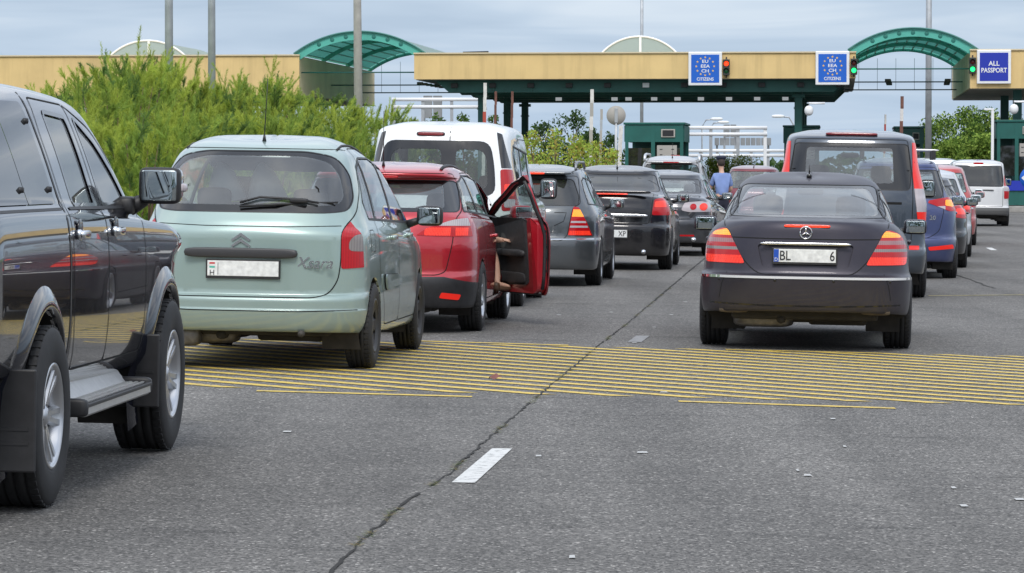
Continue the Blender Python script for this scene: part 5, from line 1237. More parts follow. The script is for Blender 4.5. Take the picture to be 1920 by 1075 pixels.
        for y, z0, x1 in ((.70, .19, .96), (3.80, .25, .94)):
            f = MB(); f.box((sg*(x1-.19), y, (z0+.62)/2), (.36, .02, .62-z0), BLACK, bev=.008)
            for k in (0, .06): f.box((sg*(x1-.19), y-.012, z0+.12+k), (.30, .006, .012), BLACK)
            f.build('mud_flap', rt)
    # rear bumper
    b = MB(); b.sup((0, -.06, .60), (.86, .12, .10), CHROME, .3, .25); b.build('rear_bumper', rt)
    # mirrors: black back, chrome shell towards the front
    for sg in (1, -1):
        x, y, z = sg*.985, 3.46, 1.372; m = MB(); m.sup((x, y+.03, z), (.103, .07, .090), CHROME, .4, .42, 14, 24); m.sup((x, y-.018, z), (.104, .045, .091), BLACK, .35, .42, 10, 24)
        m.tube([(x-sg*.08, y+.02, z-.07), (x-sg*.16, y+.03, z-.11)], [.032, .045], BLACK, 10); m.sup((x-sg*.17, y+.0, z-.10), (.045, .07, .045), BLACK)
        o = m.build('wing_mirror', rt); g = MB(); g.sup((x, y-.062, z), (.088, .006, .075), MIRR, .12, .45, 8, 24); g.build('mirror_glass', o)
        q = MB(); q.sup((x+sg*.09, y+.03, z-.01), (.035, .05, .022), CLEAR, .5, .5); q.build('side_indicator', o)
    # head lamp seen past the front wing
    for sg in (1, -1):
        p, n = c.hit('right' if sg > 0 else 'left', 4.98, 1.0); m = MB(); m.sup((p.x-sg*.02, 4.86, .98), (.06, .16, .10), CLEAR, .5, .5); m.build('headlight', rt)
    c.seats(2.0, 2.85, .8, .36, 1.30, hd=1.6, zrt=1.25)
    return c

# ---------- red estate with the door open
def estate():
    L = 4.55; P = paint('paint_red', (.42, .008, .02), .3, .3, dirt=.3)
    K = [(.78, .20, .27, .2, L-.2, .22, .5, 3, .02), (.85, .07, .235, .22, L-.05, .24, .6, 2.8, .03), (.885, .015, .32, .34, L, .34, .7, 2.6, .04), (.898, .0, .44, .48, L, .45, .7, 2.6, .04), (.90, .01, .50, .56, L, .5, .7, 2.6, .04),
         (.90, .03, .525, .60, L-.01, .55, .7, 2.6, .04), (.902, .05, .56, .64, L-.02, .6, .7, 2.6, .04), (.902, .035, .76, .78, L-.05, .72, .7, 2.5, .045), (.895, .06, .90, .88, L-.1, .8, .7, 2.5, .06), (.87, .11, 1.04, .975, L-.4, .92, .6, 2.5, .09), (.855, .14, 1.075, 1.0, L-.7, .96, .6, 2.6, .10), (.835, .18, 1.105, 1.02, L-1.0, 1.0, .6, 2.7, .10),
         (.745, .36, 1.28, 1.25, L-1.4, 1.22, .55, 2.7, .10), (.685, .475, 1.385, 1.38, L-1.85, 1.36, .5, 2.8, .10), (.665, .37, 1.40, 1.405, L-1.9, 1.37, .5, 2.8, .09), (.64, .34, 1.43, 1.43, L-2.0, 1.40, .5, 2.8, .09), (.60, .42, 1.47, 1.475, L-2.1, 1.43, .45, 2.8, .09), (.48, .62, 1.50, 1.515, L-2.25, 1.46, .4, 3, .08), (.3, .8, 1.515, 1.535, L-2.4, 1.47, .3, 3, .05), (.02, 1.0, 1.52, 1.54, L-2.6, 1.48, .1, 3, 0)]
    c = Car('estate_car', 'shiny red estate with its front passenger door open into the next lane', (-1.25, 31.0), 4.9, K, L, P, 'car', 'cars queuing in the left lane')
    c.arches((1.0, 3.65), .345, .33)
    out = [(.37, .885), (.45, .945), (.686, 1.03), (.84, 1.045), (.90, .98), (.90, .875), (.60, .875)]
    c.slice(.50)
    A = c.back2('tail_light', rpoly(out, [.01, .03, .05, .05, .05, .05, .01]), REDL, off=.005, lim=.50, nmin=.5)
    for q, sx in enumerate((1, -1)):
        def cl_(z0, z1, x0=0, x1=2):
            pts = clip2(clip2(clip2(clip2(out, 1, z0, False), 1, z1, True), 0, x0, False), 0, x1, True); return [(sx*x, z) for x, z in pts]
        kw = dict(over=(A[q],), parent=A[q], off=.006, lim=.50, nmin=.5)
        c.cut('reverse_lamp', cl_(.972, 1.06, .40, .90), 'back', CLEAR, **kw)
        c.cut('brake_lamp', cl_(.885, .955, .44, .66), 'back', REDB, **kw); c.cut('brake_lamp', cl_(.885, .955, .70, .80), 'back', REDB, **kw)
        c.cut('fog_reflector', [(sx*x, z) for x, z in rpoly([(.58, .325), (.74, .305), (.76, .355), (.60, .375)], .015)], 'back', REDT, off=.006)
    tgp = sym([(.56, .53), (.63, .56), (.68, .80), (.70, 1.04), (.735, 1.10), (.70, 1.28), (.64, 1.39), (.62, 1.44)])
    glz(c, sym([(.72, 1.095), (.705, 1.20), (.655, 1.375)]), .05, GLC, border=sym([(.60, 1.13), (.58, 1.22), (.56, 1.345)]))
    c.cut('tailgate', rpoly(tgp, .04), 'back', P, line=.009)
    # black lower bumper
    c.cut('lower_bumper', sym([(.75, .15), (1.0, .30), (1.0, .43), (.62, .515)]), 'back', BLACK, lim=.9, nmin=.8, off=.001)
    c.cut('windshield', sym([(.70, 1.04), (.55, 1.40)]), 'front', GLC)
    D = [(.55, 1.10), (3.35, 1.0), (3.05, 1.14), (2.5, 1.33), (1.9, 1.42), (1.2, 1.42), (.8, 1.36)]
    reg0 = len(c.regions)
    dlo(c, D, (1.28, 2.18), gapw=.03)
    doors(c, 1.22, 2.18, 3.28, ztop=1.445, z0=.28, ftop=[(3.28, .85), (3.40, 1.0), (3.08, 1.165), (2.52, 1.36), (2.18, 1.445)])
    c.line([(.2, .74), (1.3, .80), (2.2, .80)], 'right', .006, P)
    c.finish(); rt = c.root
    c.wheels((1.0, 3.65), .90-.105, .32, .205, .205, 'alloy7')
    c.underbody(.22, .25, w=.62); e = MB(); e.tube([(-.45, .03, .26), (-.4, .4, .27)], .03, STEELG, 12); e.sup((.3, .3, .24), (.2, .12, .06), UNDER); e.build('exhaust_pipe', rt)
    c.antenna(.0, .62, .50, .03, 0)
    for sx in (-1, 1):
        m = MB(); pts = [c.hit('top', sx*.53, y)[0]+Vector((0, 0, .006)) for y in np.linspace(.62, 2.4, 10)]; m.tube(pts, .016, BLACK, 6); m.build('roof_rail', rt)
    p, _ = c.hit('back', 0, 1.41); m = MB(); m.sup((0, p.y-.002, 1.405), (.17, .008, .012), REDL, .4, .3); m.build('high_brake_light', rt)
    c.handle(2.0, .86, 'right', ln=.17); c.handle(2.0, .86, 'left', ln=.17)
    c.mirror((-1.0, 3.12, 1.05), -1, (.105, .06, .075), P)
    c.seats(1.25, 2.25, .45, .37, 1.05, hd=1.32, zrt=1.0)
    c.plate(0, .72, .52, .11)
    # --- the open door: panels of the right flank swung about the front hinge
    door = next(o for i, o in c.objs.items() if c.regions[i]['name'] == 'front_door' and o.data.vertices[0].co.x > 0)
    kids = [o for i, o in c.objs.items() if c.regions[i]['name'] in ('side_window',) and o.data.vertices[0].co.x > 0]
    hinge = Vector((.86, 3.26, 0)); ang = R(28.5); rot = Matrix.Rotation(ang, 4, 'Z')
    M = Matrix.Translation(hinge) @ rot @ Matrix.Translation(-hinge)
    door['label'] = 'red front door swung open, black inner panel facing back'
    def bb(o): ys = [v.co.y for v in o.data.vertices]; return sum(ys)/len(ys)
    for o in kids:
        if c.regions[[i for i, q in c.objs.items() if q is o][0]]['name'] == 'side_window' and bb(o) > 2.2:
            o.parent = door
    # split the black pillar trim at the door edge so that the door part swings too
    pil = max((o for o in c.root.children if o.name.startswith('window_pillar') and o.data.vertices[0].co.x > 0), key=lambda o: max(v.co.y for v in o.data.vertices))
    bm = bmesh.new(); bm.from_mesh(pil.data); b2 = bm.copy()
    bmesh.ops.delete(bm, geom=[f for f in bm.faces if f.calc_center_median().y > 2.19], context='FACES')
    bmesh.ops.delete(b2, geom=[f for f in b2.faces if f.calc_center_median().y <= 2.19], context='FACES')
    bm.to_mesh(pil.data); me = pil.data.copy(); b2.to_mesh(me); bm.free(); b2.free()
    o2 = bpy.data.objects.new('window_pillar', me); C.objects.link(o2); o2.parent = door
    # inner construction of the door
    j = MB()
    low = [(2.20, .30), (3.20, .30), (3.26, .85), (3.26, .99), (2.20, 1.03)]
    def sx(y, z): return c.hit('right', y, z)[0].x
    def slab(poly, t0, t1, m, mb):
        n = len(poly); vs = [(sx(*q)-t0, q[0], q[1]) for q in poly]+[(sx(*q)-t1, q[0], q[1]) for q in poly]
        mb.add(vs, [tuple(range(n)), tuple(range(2*n-1, n-1, -1))]+[(i, n+i, n+(i+1) % n, (i+1) % n) for i in range(n)], m)
    dens = rpoly(low, .1, 6); slab(dens, .016, .105, P, j)
    fr = [(2.21, 1.0), (2.215, 1.25), (2.22, 1.42), (2.52, 1.35), (2.8, 1.255), (3.08, 1.15), (3.30, 1.03)]
    for t, rr, m in ((.032, .020, P), (.050, .009, BLACK)):
        j.tube([(sx(y, min(z, 1.37))-t, y, z) for y, z in fr], rr, m, 8)
    j.tube([(sx(2.22, z)-.05, 2.20, z) for z in np.linspace(.34, 1.38, 9)], .018, BLACK, 8)       # door seal
    j.tube([(sx(y, .34)-.06, y, .30) for y in np.linspace(2.22, 3.2, 7)], .018, BLACK, 8)
    for z in (.52, .75, .9): j.lathe([(0, -.004), (.012, -.004), (.012, .002)], GAP, 10, 'y', (sx(2.2, z)-.04, 2.196, z))
    j.box((sx(2.2, .68)-.045, 2.192, .68), (.03, .012, .09), BLACK, bev=.004)
    j.build('door_frame', door)
    k = MB(); plas = mat('door_card', (.035, .034, .036), .6, noise=(18, .2)); gr = mat('door_card_grey', (.075, .073, .07), .8)
    slab(rpoly([(2.35, .38), (3.10, .36), (3.2, .8), (3.2, 1.02), (2.33, 1.02)], .10, 6), .105, .128, plas, k)
    X = sx(2.7, .75)-.128
    k.sup((X-.008, 2.74, .80), (.03, .32, .12), gr, .5, .6); k.sup((X-.03, 2.74, .68), (.05, .33, .035), plas, .4, .4); k.sup((X-.005, 2.78, .44), (.025, .36, .055), plas, .4, .4)
    k.lathe([(0, -.008), (.085, -.008), (.09, .0)], BLACK, 24, 'x', (X-.002, 3.0, .52)); k.sup((X-.015, 3.02, .90), (.015, .06, .018), CHROME, .6, .6)
    k.sup((X-.004, 2.40, .50), (.01, .035, .02), REDL, .5, .5); k.build('door_card', door)
    h = MB(); pp, _ = c.hit('right', 2.32, .88); h.sup((pp.x+.02, 2.34, .88), (.016, .08, .018), P, .5, .4); h.build('door_handle', door)
    c.mirror((1.0, 3.10, 1.06), 1, (.105, .06, .075), P, parent=door)
    door.matrix_parent_inverse = Matrix.Identity(4); door.location = M.to_translation(); door.rotation_euler = (0, 0, ang)
    return c
# ---------- plainer bodies for the cars farther up the queues
def gen_keys(W, L, H, kind='hatch', belt=.98, rw=.56, yb=.15, yt=.6, bz=.55, zb=.27, base=None, deck=None, hood=.8, bow=2.6, gw=None, rise=.08):
    gw = gw or W-.07; base = base or belt+.12; zt = H-.11
    K = [(W-.1, .18, zb+.05, .2, L-.2, .22, .5, 3, .03), (W-.035, .05, zb, .22, L-.05, .25, .6, 2.8, .03), (W-.01, .005, zb+.1, .35, L, .35, .65, bow, .03), (W, .0, bz-.1, .48, L, .46, .65, bow, .03),
         (W, .012, bz-.02, .56, L, .52, .65, bow, .03), (W-.004, .055, bz+.02, .62, L-.01, .58, .65, bow, .035), (W-.004, .06, bz+.2, .78, L-.05, .70, .65, bow, .045)]
    if kind == 'sedan':
        K += [(W-.02, .085, deck-.14, belt-.1, L-.1, hood-.05, .65, bow, .06), (W-.06, .11, deck-.04, belt-.03, L-.35, hood, .6, bow, .09), (W-.09, .15, deck, belt, L-.7, hood+.05, .6, bow, .11), (W-.105, .22, deck+.008, belt+.01, L-.9, hood+.07, .6, bow, .11)]
    elif kind == 'van':
        K += [(W-.005, .07, belt-.1, belt-.1, L-.1, hood, .6, 3.2, .03), (W-.02, .08, belt, belt, L-.35, hood+.1, .5, 3.2, .03)]
    else:
        K += [(W-.01, .07, belt-.08, belt-.08, L-.1, hood, .65, bow, .05), (W-.04, .10, belt+.02, belt-.01, L-.4, hood+.08, .6, bow, .08)]
    if kind == 'van': K = [(*k[:6], .42, 3.0, k[8]) if False else (k[0], k[1], k[2], k[3], k[4], k[5], .40, 3.0, k[8]) for k in K]
    wb = L-(1.35 if kind != 'van' else .95)
    K += [(gw, yb, base, belt+.03, wb, hood+.18, .55, 2.9 if kind != 'van' else 3.6, .09 if kind != 'van' else .04), (gw-(gw-rw)*.5, (yb+yt)/2, (base+zt)/2, (belt+zt)/2+.03, wb-.35, (hood+.18+zt)/2, .5, 3 if kind != 'van' else 3.6, .08 if kind != 'van' else .04),
          (rw+.03, yt, zt, zt+rise*.4, wb-.72, zt-.02, .45, 3, .08 if kind != 'van' else .05), (rw-.01, yt+.03, zt+.04, zt+.05+rise*.4, wb-.8, zt+.03, .4, 3, .07), (rw-.12, yt+.14, H-.035, H-.03+rise*.4, wb-.95, H-.05, .35, 3, .06), (rw-.3, yt+.3, H-.012, H+rise*.4, wb-1.1, H-.03, .3, 3, .04), (.02, yt+.5, H, H+rise*.5, wb-1.3, H-.02, .1, 3, 0)]
    return K
def basic(name, label, loc, yaw, K, L, P, axles, Rw, group, cat='car', W=.88, belt=.98, H=1.5, gl=GL, D=None, pil=(1.2, 2.1), dr=(1.1, 2.1, 3.1), rim='alloy5', inner=None, wd=.2, wz=(1.02, 1.42), wx=(.68, .54), lining=LINING, under=True, tw=None, ztop=1.5, zn=.78):
    c = Car(name, label, loc, yaw, K, L, P, cat, group, sub=3)
    c.arches(axles, Rw+.03, Rw+.01)
    c.cut('windshield', sym([(wx[0], wz[0]), (wx[1], wz[1])]), 'front', GLC)
    c._late = dict(D=D, pil=pil, dr=dr, axles=axles, Rw=Rw, wd=wd, W=W, rim=rim, belt=belt, H=H, ztop=ztop, zn=zn, gl=gl)
    return c
def complete(c, seats=True, exhaust=(), ub=.24, door=True, handles=True, glass_mirror=True, mz=None, my=None, shell=None, mr=(.10, .055, .07)):
    q = c._late
    if q['D']: dlo(c, q['D'], q['pil'], gl=q['gl'], gapw=.03)
    if door: doors(c, *q['dr'], ztop=q['ztop'], zn=q['zn'])
    c.finish()
    c.wheels(q['axles'], q['W']-q['wd']/2-.005, q['Rw'], q['wd'], q['Rw']*.66, q['rim'])
    c.underbody(ub, .25, w=.6)
    y = my or q['dr'][2]-.12; z = mz or q['belt']+.08
    for sg in (1, -1): c.mirror((sg*(q['W']+.075), y, z), sg, mr, shell or c.paint)
    if handles:
        for ax in ('right', 'left'):
            for yy in (q['dr'][1]-.16, q['dr'][2]-.95+.0): c.handle(yy, q['belt']-.1, ax)
    if seats: c.seats(q['dr'][0]+.05, q['dr'][1]+.1, .5, .36, q['belt']+.1, hd=q['H']-.17, zrt=q['belt']+.05)
    return c
QL, QR = 'cars queuing in the left lane', 'cars queuing in the right lane'
def van_white():
    L, W, H = 4.25, .89, 1.97; P = paint('paint_white', (.80, .82, .82), 0, .35, dirt=.25)
    K = gen_keys(W, L, H, 'van', 1.10, .70, .10, .28, .60, .30, base=1.20, hood=1.0, gw=.85)
    c = basic('small_van', 'white high-roofed van with split rear windows, ahead of the red estate', (-.83, 37.1), 5.0, K, L, P, (.85, 3.5), .32, QL, 'van', W, 1.12, H, D=[(.75, 1.22), (3.25, 1.16), (3.0, 1.4), (2.6, 1.66), (.8, 1.74)], pil=(1.5, 2.35), dr=(1.3, 2.35, 3.3), wz=(1.18, 1.75), wx=(.72, .62), ztop=1.82)
    c.cut('rear_window', rpoly([(-.56, 1.27), (.02, 1.27), (.02, 1.70), (-.52, 1.70)], [.1, .06, .06, .12]), 'back', GL, off=-.003)
    c.cut('rear_window', rpoly([(.18, 1.27), (.54, 1.27), (.50, 1.70), (.18, 1.70)], [.06, .1, .12, .06]), 'back', GL, off=-.003)
    c.cut('window_border', rpoly([(-.665, 1.20), (.62, 1.20), (.60, 1.5), (.54, 1.79), (-.60, 1.79), (-.66, 1.5)], .12), 'back', GLOSSB, off=.002)
    c.line([(.11, .6), (.11, 1.93)], 'back', .010)
    A = c.back2('tail_light', rpoly([(.69, 1.04), (.655, 1.49), (.76, 1.49), (.84, 1.40), (.90, 1.06)], .03), REDL, off=.006, lim=.8, nmin=-.08)
    for q, sx in enumerate((1, -1)):
        c.cut('brake_lamp', [(sx*x, z) for x, z in rpoly([(.705, 1.20), (.70, 1.33), (.79, 1.33), (.80, 1.20)], .02)], 'back', REDB, over=(A[q],), parent=A[q], off=.008, lim=.8, nmin=-.08)
        c.cut('reverse_lamp', [(sx*x, z) for x, z in rpoly([(.71, 1.08), (.705, 1.17), (.81, 1.17), (.82, 1.08)], .02)], 'back', CLEAR, over=(A[q],), parent=A[q], off=.008, lim=.8, nmin=-.08)
    c.back2('pillar_trim', rpoly([(.665, 1.50), (.60, 1.89), (.655, 1.87), (.76, 1.50)], .01), GLOSSB, lim=.8, nmin=-.08)
    c.cut('rear_door', rpoly([(.11, .62), (.66, .62), (.64, 1.5), (.57, 1.92), (.11, 1.93)], .02), 'back', P, nmin=-.01)
    c.cut('rear_door', rpoly([(-.66, .62), (.11, .62), (.11, 1.93), (-.57, 1.92), (-.64, 1.5)], .02), 'back', P, nmin=-.01)
    complete(c, mz=1.27, my=3.1, shell=BLACK, mr=(.10, .05, .12)); p, _ = c.hit('back', -.1, 1.86)
    m = MB(); m.sup((-.10, p.y-.004, 1.86), (.155, .012, .025), BLACK, .5, .3, 8, 24); m.sup((-.10, p.y-.012, 1.86), (.14, .012, .018), mat('brake_strip_off', (.20, .01, .015), .3, coat=1), .5, .3, 8, 24); m.build('high_brake_light', c.root)
def wagon_grey():
    L, W, H = 4.55, .87, 1.53; P = paint('paint_steel_grey', (.085, .095, .105), .6, .3, dirt=.35)
    K = gen_keys(W, L, H, 'hatch', .97, .57, .16, .42, .62, .22, base=1.06)
    c = basic('estate_car', 'steel grey estate with roof rails and banded tail lamps, beyond the open red door', (.22, 44.4), 4.9, K, L, P, (1.0, 3.72), .31, QL, W=W, H=H, belt=.97, D=[(.45, 1.06), (3.2, .99), (2.9, 1.14), (2.4, 1.34), (.9, 1.40), (.7, 1.36)], pil=(1.15, 2.05), dr=(1.15, 2.05, 3.05))
    glz(c, sym([(.60, 1.04), (.60, 1.15), (.51, 1.38)]), .05, GLD)
    A = c.back2('tail_light', rpoly([(.476, .66), (.535, 1.03), (.63, 1.01), (.70, .84), (.80, .66)], .02), REDL, off=.005, lim=.4)
    for q, sx in enumerate((1, -1)):
        for z0, z1, m, nm in ((.665, .72, REDB, 'brake_lamp'), (.76, .785, CLEAR, 'reverse_lamp'), (.82, .845, CLEAR, 'reverse_lamp'), (.90, .99, AMBL, 'indicator')):
            c.cut(nm, [(sx*x, z) for x, z in clip2(clip2([(.482, .66), (.54, 1.02), (.62, 1.0), (.69, .84), (.76, .66)], 1, z0, False), 1, z1, True)], 'back', m, over=(A[q],), parent=A[q], off=.007, lim=.4)
    c.cut('tailgate', rpoly(sym([(.40, .59), (.47, .66), (.53, 1.02), (.62, 1.06), (.56, 1.42)]), .04), 'back', P, line=.009)
    c.line([(-.8, .615), (0, .605), (.8, .615)], 'back', .014, CHROME)
    c.line([(.3, .78), (.42, .84), (.45, .95), (.3, .95)], 'back', .008)
    complete(c); rt = c.root; m = MB()
    m2 = MB(); m2.sup((0, .40, 1.455), (.50, .10, .022), P, .5, .3); m2.build('spoiler', rt); p, _ = c.hit('back', 0, 1.44); m3 = MB(); m3.sup((0, .30, 1.452), (.15, .012, .014), REDS, .4, .3); m3.build('high_brake_light', rt)
    for sx in (-1, 1):
        m = MB(); pts = [(sx*.53, .62, 1.50), (sx*.53, .68, 1.58), (sx*.53, .9, 1.60), (sx*.52, 2.3, 1.60), (sx*.52, 2.5, 1.52)]; m.tube(pts, .018, mat('rail_grey', (.25, .26, .27), .35, .7), 8); m.build('roof_rail', rt)
def sedan_black():
    L, W, H = 4.6, .90, 1.55; P = paint('paint_black', (.012, .012, .015), .4, .25, dirt=.2)
    K = gen_keys(W, L, H, 'sedan', 1.0, .60, .66, 1.2, .70, .23, base=1.19, deck=1.14, gw=.83)
    c = basic('saloon_car', 'black saloon with boot spoiler and tinted rear screen, ahead of the grey estate', (1.48, 52.4), 4.9, K, L, P, (1.0, 3.7), .33, QL, W=W, H=H, belt=1.0, D=[(.9, 1.08), (3.3, 1.02), (3.0, 1.16), (2.5, 1.36), (2.0, 1.42), (1.5, 1.40)], pil=(1.35, 2.25), dr=(1.15, 2.25, 3.2), rim='multi')
    glz(c, sym([(.70, 1.19), (.60, 1.45)]), .05, GLD)
    A = c.back2('tail_light', rpoly([(.61, .84), (.64, 1.08), (.80, 1.11), (.90, 1.0), (.90, .84)], .03), REDL, off=.005, lim=.8, nmin=-.08)
    for q, sx in enumerate((1, -1)): c.cut('brake_lamp', [(sx*x, z) for x, z in rpoly([(.64, .96), (.655, 1.05), (.79, 1.06), (.82, .96)], .02)], 'back', REDB, over=(A[q],), parent=A[q], off=.007, lim=.8, nmin=-.08)
    t = c.cut('boot_lid', rpoly(sym([(.56, .71), (.60, .85), (.62, 1.12), (.62, 1.16)]), .03), 'back', P, line=.009, lim=.5)
    c.cut('plate_recess', rpoly(sym([(.50, .725), (.54, .80)]), .02), 'back', GLOSSB, over=(t,), parent=t, off=-.015)
    complete(c, shell=P); rt = c.root; m = MB(); m.sup((0, .16, 1.185), (.60, .07, .028), P, .5, .25); m.build('spoiler', rt)
    m = MB(); m.sup((0, .085, 1.152), (.25, .016, .009), REDS, .4, .2); m.build('high_brake_light', rt)
    p, _ = c.hit('back', 0, .83); m = MB(); m.sup((0, p.y-.008, .83), (.56, .016, .024), CHROME, .5, .15); m.build('boot_handle', rt)
    c.plate(-.01, .55, .52, .11, 'XP'); c.antenna(.0, 1.5, .36, .05, 0)
    m = MB()
    for sx in (-1, 1): m.tube([(sx*.5, .03, .28), (sx*.5, .4, .3)], .035, CHROME, 12)
    m.build('exhaust_pipe', rt)
def sedan_slate():
    L, W, H = 4.7, .89, 1.5; P = paint('paint_slate', (.05, .053, .062), .6, .28, dirt=.3)
    K = gen_keys(W, L, H, 'sedan', .97, .57, .62, 1.15, .66, .24, base=1.11, deck=1.06)
    c = basic('saloon_car', 'slate grey saloon with round clear-cased tail lamps, between the black saloon and the officer', (2.64, 62.0), 7.8, K, L, P, (1.0, 3.68), .32, QL, W=W, H=H, D=[(.9, 1.04), (3.3, .99), (3.0, 1.12), (2.5, 1.31), (2.0, 1.37), (1.5, 1.35)], pil=(1.3, 2.2), dr=(1.1, 2.2, 3.15), wz=(1.02, 1.38))
    glz(c, sym([(.66, 1.12), (.57, 1.38)]), .05, GLC, border=sym([(.56, 1.15), (.5, 1.35)]))
    A = c.back2('tail_light', rpoly([(.36, .82), (.42, .96), (.70, .985), (.86, .95), (.88, .80), (.5, .79)], .04), CLEAR, off=.005, lim=.8, nmin=-.08)
    for q, sx in enumerate((1, -1)):
        for xc, r, m in ((.74, .065, REDB), (.57, .055, REDL)): c.cut('brake_lamp', [(sx*x, z) for x, z in circ(xc, .885, r, 16)], 'back', m, over=(A[q],), parent=A[q], off=.01, lim=.8, nmin=-.08)
    c.cut('boot_lid', rpoly(sym([(.52, .67), (.62, .8), (.66, 1.08)]), .03), 'back', P, line=.009, lim=.5)
    c.line([(-.6, .37), (.6, .37)], 'back', .03, REDL, off=.004); complete(c); c.plate(0, .75)
    m = MB()
    for sx in (-1, 1): m.tube([(sx*.6, -.02, .30), (sx*.6, .4, .3)], .04, CHROME, 12)
    m.build('exhaust_pipe', c.root)
def suv_silver():
    L, W, H = 4.6, .90, 1.80; P = paint('paint_warm_silver', (.40, .39, .38), .6, .3, dirt=.3)
    K = gen_keys(W, L, H, 'hatch', 1.08, .56, .15, .42, .68, .3, base=1.18)
    c = basic('estate_car', 'warm silver off-roader with bright roof rails, farthest in the left lane', (3.17, 70.0), 5.2, K, L, P, (.95, 3.65), .36, QL, W=W, H=H, belt=1.08, D=[(.45, 1.18), (3.2, 1.1), (2.9, 1.3), (2.4, 1.55), (.9, 1.64), (.7, 1.6)], pil=(1.15, 2.05), dr=(1.15, 2.05, 3.05), wz=(1.15, 1.68), ztop=1.72)
    glz(c, sym([(.62, 1.18), (.60, 1.4), (.52, 1.66)]), .06, GL)
    c.back2('tail_light', rpoly([(.60, 1.0), (.62, 1.2), (.74, 1.22), (.88, 1.0)], .03), REDT, off=.005, lim=.8, nmin=-.08)
    c.cut('tailgate', rpoly(sym([(.6, .68), (.6, 1.2), (.54, 1.70)]), .04), 'back', P, line=.009); complete(c); rt = c.root
    m = MB(); m.sup((0, .36, 1.70), (.50, .14, .02), P, .5, .3); m.build('spoiler', rt); m = MB(); m.sup((0, .22, 1.70), (.16, .012, .012), REDL, .4, .3); m.build('high_brake_light', rt); c.antenna(0, .8, .3, .05)
    for sx in (-1, 1):
        m = MB(); m.tube([(sx*.56, .62, 1.72), (sx*.55, .70, 1.84), (sx*.54, .95, 1.865), (sx*.53, 2.3, 1.86), (sx*.53, 2.5, 1.76)], [.03, .03, .022, .02, .02], mat('rail_silver', (.6, .61, .62), .3, .8), 8); m.build('roof_rail', rt)
def mpv_maroon():
    L, W, H = 4.5, .88, 1.66; P = paint('paint_maroon', (.17, .02, .03), .45, .3, dirt=.3)
    K = gen_keys(W, L, H, 'hatch', 1.02, .57, .16, .5, .62, .26, base=1.10)
    c = basic('hatchback_car', 'maroon hatchback with a pale rear screen, half hidden behind the grey van', (5.95, 86.0), 5.3, K, L, P, (.95, 3.6), .32, QR, W=W, H=H, belt=1.02, D=[(.5, 1.1), (3.2, 1.05), (2.9, 1.2), (2.4, 1.45), (.9, 1.52), (.7, 1.48)], pil=(1.15, 2.05), dr=(1.15, 2.05, 3.05), wz=(1.08, 1.55), ztop=1.62)
    glz(c, sym([(.66, 1.12), (.64, 1.3), (.56, 1.54)]), .06, GLC)
    A = c.back2('tail_light', rpoly([(.66, .90), (.70, 1.14), (.80, 1.16), (.90, .92)], .03), REDB, off=.005, lim=.8, nmin=-.08)
    c.cut('tailgate', rpoly(sym([(.6, .62), (.66, 1.1), (.58, 1.58)]), .04), 'back', P, line=.009); complete(c); c.antenna(0, .7, .35, .1)
def van_grey():
    L, W, H = 4.75, .95, 2.02; P = paint('paint_graphite', (.045, .058, .078), .5, .28, dirt=.3)
    K = gen_keys(W, L, H, 'van', 1.22, .76, .10, .26, .62, .32, base=1.30, hood=1.1, gw=.925)
    c = basic('people_van', 'tall dark grey van with high red lamps, ahead of the violet-grey saloon', (4.08, 42.0), 5.2, K, L, P, (.95, 4.0), .34, QR, 'van', W, 1.22, H, D=[(.55, 1.32), (3.7, 1.24), (3.45, 1.45), (3.1, 1.70), (.6, 1.80)], pil=(1.5, 2.7), dr=(1.6, 2.7, 3.75), wz=(1.28, 1.82), wx=(.78, .66), wd=.23, ztop=1.88)
    glz(c, sym([(.715, 1.32), (.735, 1.5), (.69, 1.88)]), .05, GLC, border=rpoly([(-.56, 1.40), (.52, 1.40), (.50, 1.83), (-.54, 1.83)], .05))
    A = c.back2('tail_light', rpoly([(.765, .93), (.75, 1.5), (.70, 1.90), (.80, 1.90), (.90, 1.75), (.96, 1.38), (.96, .96)], .02), REDT, off=.006, lim=.8, nmin=-.08)
    for q, sx in enumerate((1, -1)): 
        c.cut('reverse_lamp', [(sx*x, z) for x, z in [(.75, 1.06), (.75, 1.34), (.98, 1.34), (.98, 1.06)]], 'back', CLEAR, over=(A[q],), parent=A[q], off=.007, lim=.8, nmin=-.08)
        c.cut('fog_reflector', [(sx*x, z) for x, z in rpoly([(.72, .60), (.84, .60), (.84, .65), (.72, .65)], .01)], 'back', REDT, off=.006)
        c.line([(sx*.76, 1.66), (sx*.90, 1.66)], 'back', .012, GAP, off=.008)
    c.cut('tailgate', rpoly(sym([(.74, .66), (.755, 1.2), (.745, 1.5), (.68, 1.93)]), .04), 'back', P, line=.010)
    c.line([(.42, 1.16), (.62, 1.16)], 'back', .03, GAP)
    complete(c, mz=1.33, my=3.45, shell=BLACK, mr=(.10, .06, .12), seats=False); rt = c.root
    c.seats(1.5, 2.7, .7, .40, 1.42, rear3=True, zrt=1.32, hd=1.75)
    m = MB(); m.sup((0, .40, 1.995), (.32, .06, .02), mat('brake_strip_off', (.20, .01, .015), .3, coat=1), .5, .3); m.build('high_brake_light', rt)
    c.plate(0, .9)
